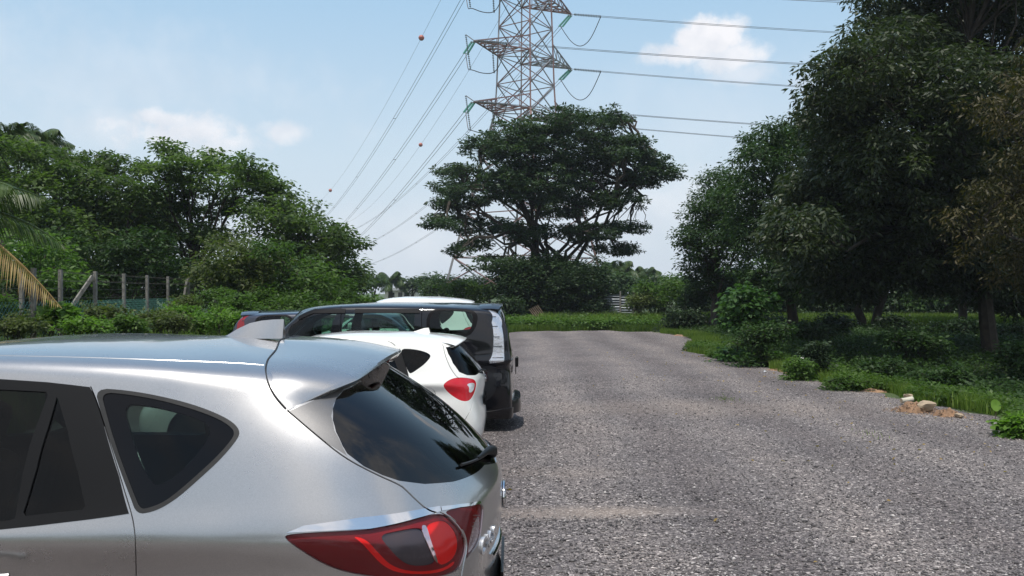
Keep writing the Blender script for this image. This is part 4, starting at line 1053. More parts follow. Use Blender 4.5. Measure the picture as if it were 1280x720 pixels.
cl = [(1000, 172, 28, 26), (960, 175, 34, 22), (950, 205, 36, 30), (1010, 210, 45, 34), (930, 240, 36, 28), (985, 255, 50, 34), (1030, 260, 40, 30), (945, 285, 40, 30), (1000, 315, 50, 32), (950, 335, 34, 24), (1010, 352, 50, 26), (965, 362, 40, 20)]
lob = [L(a, b, c, d, 36, rs_.uniform(-2, 2), rd=2) for a, b, c, d in cl]
tree('orchard_tree', 'rounded dark tree left of and behind the tallest one', 'tree', gbase(990, 36), lob, 'lf_dark', leaf=.19, dens_=11, per=52, clump=.48, trunk=.22, seed=13, flat=.7, droop=.4, hang=.3, aspect=.34)
cl = [(898, 228, 28, 20), (880, 260, 26, 24), (905, 265, 30, 26), (866, 295, 22, 22), (890, 305, 34, 26), (872, 330, 26, 16), (925, 300, 30, 30), (900, 345, 30, 16), (880, 358, 30, 16), (925, 355, 34, 18)]
lob = [L(a, b, c, d, 45, rs_.uniform(-1.5, 1.5), rd=1.8) for a, b, c, d in cl]
tree('orchard_tree', 'dark tree with small dense leaves at the left end of the right-hand grove', 'tree', gbase(893, 45), lob, 'lf_dark', leaf=.19, dens_=11, per=50, clump=.48, trunk=.2, seed=14, flat=.6, droop=.3, aspect=.4)
cl = [(1270, 135, 50, 36), (1300, 200, 60, 40), (1285, 300, 70, 50), (1230, 260, 50, 36), (1330, 90, 50, 60), (1340, 330, 60, 50)]
lob = [L(a, b, c, d, 20.5, rs_.uniform(-1, 1), rd=1.6) for a, b, c, d in cl]
tree('orchard_tree', 'brown tinged tree at the right edge in front of the tallest one', 'tree', gbase(1390, 20), lob, 'lf_brown', leaf=.14, dens_=12, per=48, clump=.36, trunk=.2, seed=15, flat=.7, droop=.5, hang=.5, aspect=.3, up=.6)
# trees further back inside the grove
gl = [('shaded tree deep in the right-hand grove with two thin trunks', 1085, 46, [(1085, 300, 90, 60), (1040, 330, 60, 40), (1140, 320, 70, 50), (1095, 250, 70, 50)]),
      ('shaded tree behind the bare trunk at the right', 1200, 50, [(1180, 290, 90, 70), (1250, 300, 80, 60), (1215, 220, 80, 60), (1290, 330, 60, 40)]),
      ('shaded tree at the far right rear of the grove', 1310, 42, [(1310, 250, 90, 90), (1370, 300, 90, 70), (1290, 330, 70, 40)])]
for i, (lb, px, Y, cl) in enumerate(gl):
    lob = [L(a, b, c, d, Y, rs_.uniform(-2, 2), rd=3) for a, b, c, d in cl]
    tree('orchard_tree', lb, 'tree', gbase(px, Y), lob, 'lf_durian', leaf=.32, dens_=5, per=32, clump=.6, trunk=.22, seed=20+i, flat=.7, droop=.5, aspect=.34, stems=2 if i == 0 else 1, fork=.5)
hb = [(905, 372, 40, 24, 'dark bushes at the back of the grove, behind the small dense tree'), (985, 366, 52, 30, 'dark bushes at the back of the grove, behind the rounded tree'), (1065, 362, 52, 34, 'dark bushes at the back of the grove, behind the two thin trunks'), (1150, 364, 56, 32, 'dark bushes at the back of the grove, left of the bare trunk'), (1240, 362, 60, 34, 'dark bushes at the back of the grove, right behind the bare trunk'), (1330, 362, 60, 36, 'dark bushes at the back of the grove by the right edge')]
for i, (px, py, rx, ry, lb) in enumerate(hb):
    lob = [L(px+rs_.uniform(-.6, .6)*rx, py+rs_.uniform(-.5, .5)*ry, rx*.5, ry*.5, 68, rs_.uniform(-1, 1)) for _ in range(7)]+[L(px, py+ry*.4, rx*.95, ry*.6, 68)]
    tree('thicket', lb, 'bush', gbase(px, 68), lob, 'lf_dark', leaf=.36, dens_=5, per=30, clump=.7, trunk=.15, seed=120+i, twigs=False)
for i, (px, py, rx, ry, lb) in enumerate([(20, 350, 60, 40, 'dark thicket behind the fence at the far left'), (120, 350, 60, 36, 'dark thicket behind the diagonal fence brace'), (215, 345, 60, 42, 'dark thicket low behind the open branched tree'), (310, 345, 60, 42, 'dark thicket low behind the olive green bushy tree'), (400, 350, 56, 36, 'dark thicket low behind the round crowned tree')]):
    lob = [L(px+rs_.uniform(-.6, .6)*rx, py+rs_.uniform(-.5, .5)*ry, rx*.5, ry*.45, 46, rs_.uniform(-1, 1)) for _ in range(8)]+[L(px, py+ry*.5, rx*.95, ry*.6, 46)]
    tree('thicket', lb, 'bush', gbase(px, 46), lob, 'lf_dark', leaf=.28, dens_=6, per=30, clump=.55, trunk=.12, seed=140+i, twigs=False)
# --- left bank of trees
LB = [
 ('feathery tree at the far left behind the fence', 60, 34, [(20, 215, 40, 22), (70, 205, 36, 18), (40, 245, 55, 28), (95, 225, 35, 25), (60, 285, 60, 30), (-20, 230, 50, 40), (15, 185, 28, 14)], 'lf_bank', 31),
 ('broad dark tree behind the fence posts, second from the left', 145, 36, [(120, 205, 30, 16), (150, 215, 34, 20), (110, 240, 40, 24), (165, 245, 40, 26), (135, 280, 55, 30), (180, 290, 40, 30), (125, 320, 50, 24)], 'lf_bank', 32),
 ('open branched tree with sky showing through beside the round tree', 240, 38, [(212, 187, 18, 9), (205, 215, 26, 12), (240, 203, 24, 11), (275, 202, 26, 12), (310, 208, 22, 12), (228, 232, 30, 14), (275, 228, 36, 15), (320, 228, 24, 13), (245, 262, 30, 14), (295, 255, 34, 15), (205, 298, 38, 20), (260, 292, 44, 20), (190, 250, 20, 12)], 'lf_bank', 33),
 ('tall round crowned dark tree at the right end of the left bank', 385, 37, [(340, 240, 28, 16), (368, 266, 34, 20), (340, 275, 40, 26), (402, 290, 26, 18), (385, 295, 50, 26), (425, 305, 28, 24), (350, 315, 40, 26), (405, 335, 44, 24), (440, 345, 20, 20)], 'lf_bank', 34),
]
for lb, px, Y, cl, mt, sd in LB:
    lob = [L(a, b, c, d, Y, rs_.uniform(-1.8, 1.8), rd=1.7) for a, b, c, d in cl]
    tree('jungle_tree', lb, 'tree', gbase(px, Y), lob, mt, leaf=.21, dens_=10, per=38, clump=.44, trunk=.2, seed=sd, flat=.42 if sd in (32, 33) else .6, droop=.25, aspect=.45, fork=.4)
LB2 = [
 ('olive green bushy tree growing over the right end of the fence', 300, 29, [(290, 320, 40, 22), (330, 325, 36, 22), (265, 345, 36, 22), (305, 355, 45, 26), (345, 352, 30, 24), (290, 300, 26, 12)], 'lf_olive', 41, .17),
 ('mid green shrubby tree below the round crowned tree', 375, 28, [(370, 335, 36, 20), (400, 352, 36, 20), (365, 362, 40, 18), (345, 310, 24, 12), (425, 365, 22, 12)], 'lf_mid', 42, .16),
 ('dark undergrowth tree behind the middle fence posts', 170, 32, [(165, 330, 55, 26), (120, 345, 50, 24), (215, 345, 45, 24), (75, 340, 40, 26), (30, 345, 40, 30), (180, 305, 45, 20), (90, 310, 40, 22)], 'lf_dark', 43, .18),
 ('light green tree left of the leaning brace behind the fence', 40, 27, [(35, 305, 34, 16), (60, 325, 34, 20), (15, 330, 34, 20), (75, 345, 24, 16)], 'lf_mid', 44, .17),
]
for lb, px, Y, cl, mt, sd, lf in LB2:
    lob = [L(a, b, c, d, Y, rs_.uniform(-1, 1), rd=1.2) for a, b, c, d in cl]
    tree('small_tree', lb, 'tree', gbase(px, Y), lob, mt, leaf=lf, dens_=13, per=34, clump=.34, trunk=.09, seed=sd, droop=.3, aspect=.45, fork=.3, stems=2)

# a dense dark thicket round the foot of the spreading tree, and bushes nearby: each one a thing
def bush(label, px, py, rx, ry, Y, mat, leaf=.12, seed=0, name='shrub', group=None, clump=.28, dens_=16, per=30, lobes=6, aspect=.5, droop=.2):
    rg = np.random.default_rng(seed); s = F/Y; lob = []
    gy = gbase(px, Y)
    for i in range(lobes):
        a = rg.uniform(-1, 1); b = rg.uniform(-.5, .75)
        lob.append(L(px+a*rx*.65, py-b*ry*.55*(1-.5*abs(a)), rx*rg.uniform(.35, .55), ry*rg.uniform(.4, .6), Y, rg.uniform(-.4, .4)*rx/s))
    lob.append(L(px, py+ry*.35, rx*.8, ry*.55, Y))
    zb = gy[2]+.05
    for a in (-.6, 0, .6):
        lob.append((np.array([gy[0]+a*rx/s, Y-.15*rx/s, zb+.22*ry/s]), np.array([.45*rx/s, .5*rx/s, .42*ry/s])))
    return tree(name, label, 'bush', gy, lob, mat, leaf=leaf, dens_=dens_, per=per, clump=clump, trunk=.03+rx/s*.02, seed=seed, group=group, droop=droop, aspect=aspect, stems=2, fork=.25)
B = bush
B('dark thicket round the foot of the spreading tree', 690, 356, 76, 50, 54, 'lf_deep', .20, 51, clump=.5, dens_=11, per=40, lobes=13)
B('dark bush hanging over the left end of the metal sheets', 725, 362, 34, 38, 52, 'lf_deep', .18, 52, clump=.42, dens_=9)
B('green bush right of the metal sheets', 832, 368, 42, 26, 50, 'lf_mid', .18, 53, clump=.4, dens_=10)
B('low green bush just right of the metal sheets', 800, 378, 22, 16, 49, 'lf_olive', .16, 54, clump=.35, dens_=10)
B('dark green bush against the right-hand grove beyond the lot', 868, 376, 26, 24, 47, 'lf_rain', .17, 55, clump=.36, dens_=10)
B('bush behind the roof of the white van', 590, 362, 38, 20, 56, 'lf_mid', .2, 56, clump=.4, dens_=9)
B('bushy growth left of the spreading tree beside the tail of the black van', 640, 385, 22, 22, 50, 'lf_rain', .18, 57, clump=.35, dens_=10)
B('thin green bush between the far roof and the black van', 545, 362, 30, 16, 60, 'lf_far', .2, 58, clump=.4, dens_=9)
B('big leaved bright shrub at the right verge of the lot', 928, 384, 36, 34, 25, 'lf_shrub', .15, 60, clump=.26, dens_=26, per=22, aspect=.75, droop=.4)
B('dark shrub below the big leaved shrub', 945, 418, 40, 22, 23.5, 'lf_dark', .10, 61, clump=.22, dens_=30)
B('low shrub on the verge above the pale wrapper', 995, 458, 22, 14, 19.8, 'lf_mid', .08, 62, clump=.16, dens_=50)
B('darker shrub behind the pale wrapper on the verge', 1022, 443, 22, 18, 20.5, 'lf_rain', .09, 63, clump=.18, dens_=45)
B('dark shrub in the shade below the tallest tree', 1105, 462, 34, 20, 19.5, 'lf_dark', .10, 64, clump=.2, dens_=36)
B('low creeping shrub left of the rock heap', 1060, 478, 30, 11, 17.8, 'lf_mid', .07, 65, clump=.14, dens_=60)
B('shaded shrub behind the rock heap', 1175, 470, 34, 18, 18, 'lf_dark', .10, 66, clump=.2, dens_=36)
B('leafy weed clump at the right edge of the picture', 1275, 530, 24, 14, 12.0, 'lf_bright', .09, 67, clump=.14, dens_=60, aspect=.7)
B('grove undergrowth shrub left of the bare trunk', 1150, 425, 46, 20, 25, 'lf_dark', .14, 68, clump=.26, dens_=22)
B('grove undergrowth shrub right of the bare trunk', 1290, 440, 44, 22, 22, 'lf_dark', .14, 69, clump=.26, dens_=22)
B('dark low shrub between the verge and the grove', 1020, 412, 40, 14, 27, 'lf_rain', .12, 70, clump=.26, dens_=22)
for i, (px, py, rx, ry, Y, lb) in enumerate([(965, 402, 30, 13, 40, 'shaded low shrub in the grove left of the two thin trunks'), (1035, 404, 34, 12, 38, 'shaded low shrub between the rounded tree and the two thin trunks'), (1125, 404, 30, 13, 40, 'shaded low shrub right of the two thin trunks'), (1190, 408, 30, 12, 37, 'shaded low shrub left of the bare trunk foot'), (1262, 412, 32, 14, 36, 'shaded low shrub right behind the bare trunk foot'), (715, 398, 26, 12, 49, 'weedy bush at the far end right of the brush heap'), (850, 398, 30, 14, 44, 'weedy bush at the far right corner of the lot'), (620, 398, 18, 14, 48, 'weedy bush at the far end just past the black van')]): B(lb, px, py, rx, ry, Y, 'lf_deep' if i < 5 else 'lf_rain', .14, 180+i, clump=.26, dens_=22)
# between the fence and the cars
B('round dark green bush in front of the fence', 135, 392, 32, 20, 19, 'lf_olive', .09, 71, clump=.18, dens_=50)
B('low yellow green bush beside the round bush', 100, 405, 38, 14, 17, 'lf_bright', .07, 72, clump=.15, dens_=60)
B('big leaved light green plant at the foot of a fence post', 75, 392, 15, 13, 17.5, 'lf_bright', .20, 73, clump=.14, dens_=60, per=6, aspect=.9, name='broad_leaf_plant')
B('tangled weeds at the left end of the strip by the fence', 20, 405, 38, 16, 16, 'lf_olive', .08, 74, clump=.16, dens_=55)
B('wispy green bush right of the round bush', 190, 398, 32, 12, 20, 'lf_olive', .08, 75, clump=.18, dens_=45)
B('bright bush behind the grey fin aerial', 262, 400, 32, 18, 20, 'lf_bright', .08, 76, clump=.18, dens_=45)
B('yellow green bush left of the dark parked car', 222, 390, 28, 13, 22.5, 'lf_bright', .09, 77, clump=.18, dens_=40)
B('green bush rising behind the dark parked car', 300, 385, 40, 22, 24, 'lf_mid', .10, 78, clump=.2, dens_=36)
B('shaded bush behind the windscreen pillar of the black people carrier', 385, 382, 48, 20, 25, 'lf_mid', .11, 79, clump=.2, dens_=32)
B('green bush above the roof of the black people carrier', 455, 378, 34, 14, 30, 'lf_mid', .12, 80, clump=.24, dens_=28)
more = [('leafy bush at the left end of the fence strip', 5, 385, 26, 20, 19, 'lf_mid'), ('olive bush between the two nearest fence posts', 55, 398, 26, 16, 18.2, 'lf_olive'), ('green bush right of the big leaved plant', 165, 405, 24, 12, 17.5, 'lf_mid'), ('tall thin weeds in front of the leaning brace', 232, 378, 20, 14, 27, 'lf_olive'), ('green creeper mound behind the bright bush', 270, 372, 28, 20, 26, 'lf_mid'), ('yellow green weeds at the tail of the dark parked car', 292, 400, 18, 16, 21, 'lf_bright'), ('low olive weeds left of the bright bush', 215, 402, 26, 12, 19, 'lf_olive'), ('creeper covered bush above the front of the black people carrier', 345, 372, 34, 18, 27, 'lf_mid'), ('dark creeper hanging below the round crowned tree', 420, 370, 34, 16, 29, 'lf_rain')]
for i, (lb, px, py, rx, ry, Y, mt) in enumerate(more): B(lb, px, py, rx, ry, Y, mt, .09, 160+i, clump=.2, dens_=40)
# grass, verges and weeds
def grass(name, xy, h, w, seed, mat='grass', tone=0., lean=.5):
    rg = np.random.default_rng(seed); n = len(xy); x, y = xy[:, 0], xy[:, 1]
    z = gz(x, y)-.02; hh = h*(.4+.9*rg.random(n)) if np.isscalar(h) else h*(.4+.9*rg.random(n))
    a = rg.random(n)*2*PI; b = rg.random(n)*2*PI; ln = lean*hh*rg.random(n)
    p = np.stack([x, y, z], 1); sd = np.stack([np.cos(a), np.sin(a), 0*a], 1)*(w*(.5+rg.random(n)))[:, None]
    ld_ = np.stack([np.cos(b), np.sin(b), 0*b], 1)*ln[:, None]; up = np.array([0, 0, 1.])
    v = np.stack([p-sd, p+sd, p+sd*.7+ld_*.35+up*(hh*.6)[:, None], p-sd*.7+ld_*.35+up*(hh*.6)[:, None], p+ld_+up*hh[:, None]], 1).reshape(-1, 3)
    k = np.arange(n)[:, None]*5; f = np.concatenate([k+np.array([[0, 1, 2, 3]]), k+np.array([[3, 2, 4, 4]])])
    # quads + tris as separate
    t1 = k+np.array([[0, 1, 2]]); t2 = k+np.array([[0, 2, 3]]); t3 = k+np.array([[3, 2, 4]])
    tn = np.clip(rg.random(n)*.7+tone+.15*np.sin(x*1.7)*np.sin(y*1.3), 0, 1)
    return tag(np_mesh(name, v, np.concatenate([t1, t2, t3]), M[mat], col=np.repeat(tn, 5)), kind='stuff')
g_ = np.random.default_rng(5)
def area(n, x0, x1, y0, y1): return np.stack([g_.uniform(x0, x1, n), g_.uniform(y0, y1, n)], 1)
# right verge: thick close to the gravel rim
n = 60000; y = 8+g_.random(n)**1.3*36; e = edge_x(y); w = np.where((y > 26) & (y < 34), 2.2, 1.3); x = e+.02+np.abs(g_.normal(size=n))*w*.55+.25*np.sin(y*1.9)+.15
keep = (np.sin(x*3.1+y*1.3)+np.sin(y*2.2-x*1.7)+g_.normal(size=n)*.7 > -.7) & ~((np.abs(y-14.9) < .6) & (x < edge_x(y)+.35)) 
grass('verge_grass', np.stack([x, y], 1)[keep], .24, .008, 1, tone=.1)
# far end of the lot
n = 60000; x = g_.uniform(-9, 14, n); y = 44.9+.6*np.cos(x/4)+.5*np.sin(x*1.7)-2.4*np.clip((2.2-x)/2.5, 0, 1)+np.abs(g_.normal(size=n))*3.2; kk = np.sin(x*1.3)+np.sin(x*3.1+y)+g_.normal(size=n)*.6 > -.9; x, y = x[kk], y[kk]
grass('far_grass', np.stack([x, y], 1), .32, .018, 2, tone=.0)
n = 16000; x = g_.uniform(1.5, 14, n); y = g_.uniform(46, 52, n); grass('tall_grass', np.stack([x, y], 1), .75, .02, 3, tone=.2)
# strip between fence and lot on the left
xy = area(110000, -13.5, -7.0, 11, 34); grass('fence_grass', xy, .5, .010, 4, tone=.1)
xy = area(30000, -12.5, -7.6, 12, 31); grass('seeding_grass', xy, 1.0, .007, 6, tone=.35, lean=.35)
# grove grass toned down in place of canopy shade, and sunlit grass beyond
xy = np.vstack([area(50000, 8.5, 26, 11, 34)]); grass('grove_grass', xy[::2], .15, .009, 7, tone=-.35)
xy = area(40000, 8, 34, 50, 66); grass('sunlit_grass', xy, .5, .03, 8, tone=.2)
def cover(name, xy, zlo, zhi, mat, leaf, per, clump, seed):
    rg = np.random.default_rng(seed); z = gz(xy[:, 0], xy[:, 1])+rg.uniform(zlo, zhi, len(xy)); c_ = np.c_[xy, z]
    tn = np.clip(.5+.35*np.sin(xy[:, 0]*1.9+seed)*np.sin(xy[:, 1]*1.1)+rg.normal(size=len(xy))*.2, 0, 1)
    v, f, t = leaves(c_, clump*(.6+.8*rg.random(len(xy))), per, leaf, .5, .7, .2, 0, tn, rg=rg)
    tag(np_mesh(name, v, f, M[mat], col=t), kind='stuff')
n = 2600; y = g_.uniform(10.5, 31, n); x = edge_x(y)+.30+np.abs(g_.normal(size=n))*.75+.3*np.sin(y*2.3); k_ = ~((np.abs(y-14.9) < .7) & (x < edge_x(y)+.55))
cover('verge_weeds', np.c_[x, y][k_], .02, .22, 'lf_mid', .075, 26, .15, 51)
n = 9500; xy = np.c_[g_.uniform(8.3, 32, n), g_.uniform(11, 47, n)]; xy = xy[xy[:, 0] > edge_x(xy[:, 1])+1.2]; cover('grove_weeds', xy, .0, .28, 'lf_dark', .10, 26, .24, 52)
n = 5200; xy = np.c_[g_.uniform(-12.5, -7.6, n), g_.uniform(12, 30, n)]; cover('fence_weeds', xy, .1, .62, 'lf_bright', .075, 24, .19, 53)
n = 2600; xy = np.c_[g_.uniform(-13.5, -8.2, n), g_.uniform(14, 34, n)]; cover('olive_weeds', xy, .2, .85, 'lf_olive', .08, 24, .2, 54)
n = 2600; xy = np.c_[g_.uniform(-4, 13, n), 45.6+np.abs(g_.normal(size=n))*3.4]; cover('far_weeds', xy, .05, .55, 'lf_mid', .16, 24, .34, 55)
n = 260; y = g_.uniform(5.5, 30, n); x = edge_x(y)-np.abs(g_.normal(size=n))*2.2; v_, f_, t_ = leaves(np.c_[x, y, gz(x, y)+.03], np.full(n, .02), 1, .055, .5, .1, 0, 0, rg=g_)
tag(np_mesh('fallen_leaves', v_, f_, M['lf_dry'], col=t_*.5), kind='stuff')
# a few tufts in the gravel
for (px, py, k, lb) in ((905, 500, 160, 'small dry grass tuft growing in the gravel'), (1092, 545, 60, 'tiny grass tuft in the gravel near the right verge')):
    X, Y, Z = pt_ground(px, py); xy = np.stack([X+g_.normal(size=k)*.12, Y+g_.normal(size=k)*.2], 1)
    o = grass('grass_tuft', xy, .07, .005, 9, tone=.3); o['kind'] = 'thing'; tag(o, lb, 'grass tuft')

# ============================================================ palms
def frond(mb_v, base, az, el, length, nleaf, leafl, sag, rg, width=.02, twist=0.):
    """arched rachis with hanging leaflets; returns (rachis pts, verts, faces)"""
    t = np.linspace(0, 1, 14); d = np.array([math.cos(az), math.sin(az), 0])
    pts = np.array(base)+d*(t*length*math.cos(el))[:, None]; pts[:, 2] += t*length*math.sin(el)-sag*length*t**2
    v = []; k = np.linspace(.12, 1, nleaf)
    P = np.stack([np.interp(k, t, pts[:, i]) for i in range(3)], 1); T = np.gradient(P, axis=0); T /= np.linalg.norm(T, axis=1)[:, None]
    S = np.cross(T, [0, 0, 1.]); S /= np.linalg.norm(S, axis=1)[:, None]
    for s in (-1, 1):
        ll = leafl*np.sin(np.clip(k*.9+.12, 0, 1)*PI)**.6*(.8+.4*rg.random(nleaf))
        dr = S*s*(.75)+T*.55+np.array([0, 0, -.35])-np.array([0, 0, 1])*rg.random((nleaf, 1))*.7; dr /= np.linalg.norm(dr, axis=1)[:, None]
        wd = T*width; mid = P+dr*(ll*.5)[:, None]; tip = P+dr*ll[:, None]+np.array([0, 0, -1])*(ll*.25)[:, None]
        v.append(np.stack([P-wd*.4, mid-wd, tip, mid+wd], 1))
    return pts, np.concatenate(v).reshape(-1, 3)
def palm(name, label, base, crown, nf, length, mat, seed, group=None, els=(-.2, 1.2), leafl=.8, width=.03, trunk=.2, azs=None, dry=(), sag=.55):
    rg = np.random.default_rng(seed); base = np.array(base, float); crown = np.array(crown, float)
    root = empty(name, tuple(base), 0, label, 'palm', group)
    m = MB(); m.tube(bend(base, crown, 6, .01, rg)-base, np.linspace(trunk*1.2, trunk*.8, 6), 10); m.build('trunk', M['bark'], root, True)
    for i in range(nf):
        az = i*2.4+rg.uniform(-.2, .2) if azs is None else azs[i]; el = els[0]+(els[1]-els[0])*((i+.5)/nf)
        if i in dry: el = dry[i][0]
        sg = sag if i not in dry else dry[i][1]
        pts, v = frond(None, crown-base, az, el, length*rg.uniform(.85, 1.1), 60, leafl, sg, rg, width)
        f = np.arange(len(v)).reshape(-1, 4)
        mb = MB(); mb.tube(pts, np.linspace(.045, .008, len(pts)), 5); r = np.concatenate(mb.v)
        ff = [list(map(int, q)) for q in f]+[[a+len(v) for a in q] for q in mb.f]
        np_mesh('frond', np.vstack([v, r]), ff, M['lf_dry'] if i in dry else M[mat], root, col=np.repeat(rg.random(len(v)//4+len(r)//4+4), 4)[:len(v)+len(r)])
    return root
c0 = at(-75, 262, 16.5)
palm('coconut_palm', 'coconut palm reaching in at the left edge with a dry yellow frond', gbase(-75, 16.5), c0, 13, 2.5, 'lf_palm', 91, els=(.0, 1.2), leafl=.62, width=.018, trunk=.16, azs=[-.15, -.55, .45, 2.2, 3.1, 4.2, 5.0, .2, -.2, 1.2, 2.8, 4.6, 3.6], dry={0: (-.35, .35), 1: (-.5, .3)})
palm('oil_palm', 'palm crown rising above the trees at the upper left', gbase(45, 44), at(45, 178, 44), 16, 2.3, 'lf_palm', 92, group=None, leafl=.8, width=.03)
palm('oil_palm', 'half hidden palm crown at the top left corner of the tree bank', gbase(8, 40), at(8, 172, 40), 14, 2.0, 'lf_palm', 93, leafl=.7, width=.03)
palm('oil_palm', 'palm seen through the gap in the open branched tree', gbase(190, 44), at(188, 262, 44), 14, 2.6, 'lf_palm', 94, leafl=.8, width=.03)
palm('oil_palm', 'distant palm over the low trees left of the spreading tree', gbase(488, 120), at(488, 350, 120), 14, 3.0, 'lf_palm', 95, leafl=1.1, width=.07, trunk=.3)
palm('oil_palm', 'distant palm right of the spreading tree', gbase(772, 100), at(772, 337, 100), 16, 3.0, 'lf_palm', 96, leafl=1.1, width=.06, trunk=.3)
palm('oil_palm', 'small distant palm above the bush right of the metal sheets', gbase(808, 110), at(808, 342, 110), 14, 2.6, 'lf_palm', 97, leafl=1., width=.06, trunk=.3)

# ============================================================ distant tree belt: individual trees
far = [(468, 350, 16, 10, 110, 'low distant tree at the end of the left tree bank'), (515, 352, 14, 10, 120, 'low distant tree behind the far house roof'), (540, 350, 18, 11, 95, 'distant tree left of the pylon foot'), (570, 352, 20, 11, 100, 'distant tree behind the left pylon leg'), (612, 352, 24, 12, 105, 'distant tree between the pylon legs on the left'), (742, 345, 20, 15, 90, 'distant dark tree right of the thicket'), (770, 352, 18, 16, 85, 'distant rounded tree above the metal sheets'), (795, 354, 22, 13, 100, 'distant tree behind the low green bush'), (828, 352, 24, 12, 90, 'distant tree behind the green bush'), (856, 354, 22, 13, 80, 'distant tree at the grove edge'),
       (440, 348, 22, 18, 90, 'distant tree just behind the round crowned tree'), (655, 350, 30, 16, 85, 'distant tree behind the spreading tree trunks')]
for i, (px, py, rx, ry, Y, lb) in enumerate(far):
    rg = np.random.default_rng(200+i); lob = [L(px+rg.uniform(-.6, .6)*rx, py+rg.uniform(-.4, .5)*ry, rx*.55, ry*.55, Y) for _ in range(5)]+[L(px, py+ry*.7, rx*.9, ry*.6, Y)]
    tree('distant_tree', lb, 'tree', gbase(px, Y), lob, 'lf_far', leaf=.42, dens_=3.2, per=30, clump=.9, trunk=.2, seed=300+i, twigs=False, group='trees beyond the lot')
# shared-mesh copies closing the horizon beside and behind
proto = [t for t in TREES if t.name.startswith('distant_tree')][:4]
k = 0
for i in range(64):
    a = i/64*2*PI+rs_.uniform(-.03, .03); R = rs_.uniform(75, 120); x, y = R*math.sin(a), R*math.cos(a)
    if y > 60 and abs(x/y) < .32: continue
    c = copy_tree(proto[k % 4]); k += 1; c.location = (x, y, -.2); c.rotation_euler = (0, 0, rs_.uniform(0, 6)); s_ = rs_.uniform(1.6, 2.6); c.scale = (s_*1.3, s_*1.3, s_*(1.0 if abs(x) < 60 else 1.4))
    del_ = 'tree of the belt round the far side of the field'; c['label'] = del_; c['group'] = 'belt of trees round the field'

# trees that stand behind the camera; the cars mirror them
pr = [t for t in TREES if t.name.startswith('jungle_tree')]
for i in range(15):
    a = math.radians(98+i*12); R = 30+6*math.sin(i*2.1); x, y = R*math.sin(a), R*math.cos(a)
    c = copy_tree(pr[i % len(pr)]); c.location = (x, y, -.1); c.rotation_euler = (0, 0, i*1.3); s_ = 1.15+.2*math.sin(i*1.7); c.scale = (s_, s_, s_)
    c['label'] = 'tree of the row mirrored in the rear screen of the silver car'; c['group'] = 'trees across the track behind the viewer'
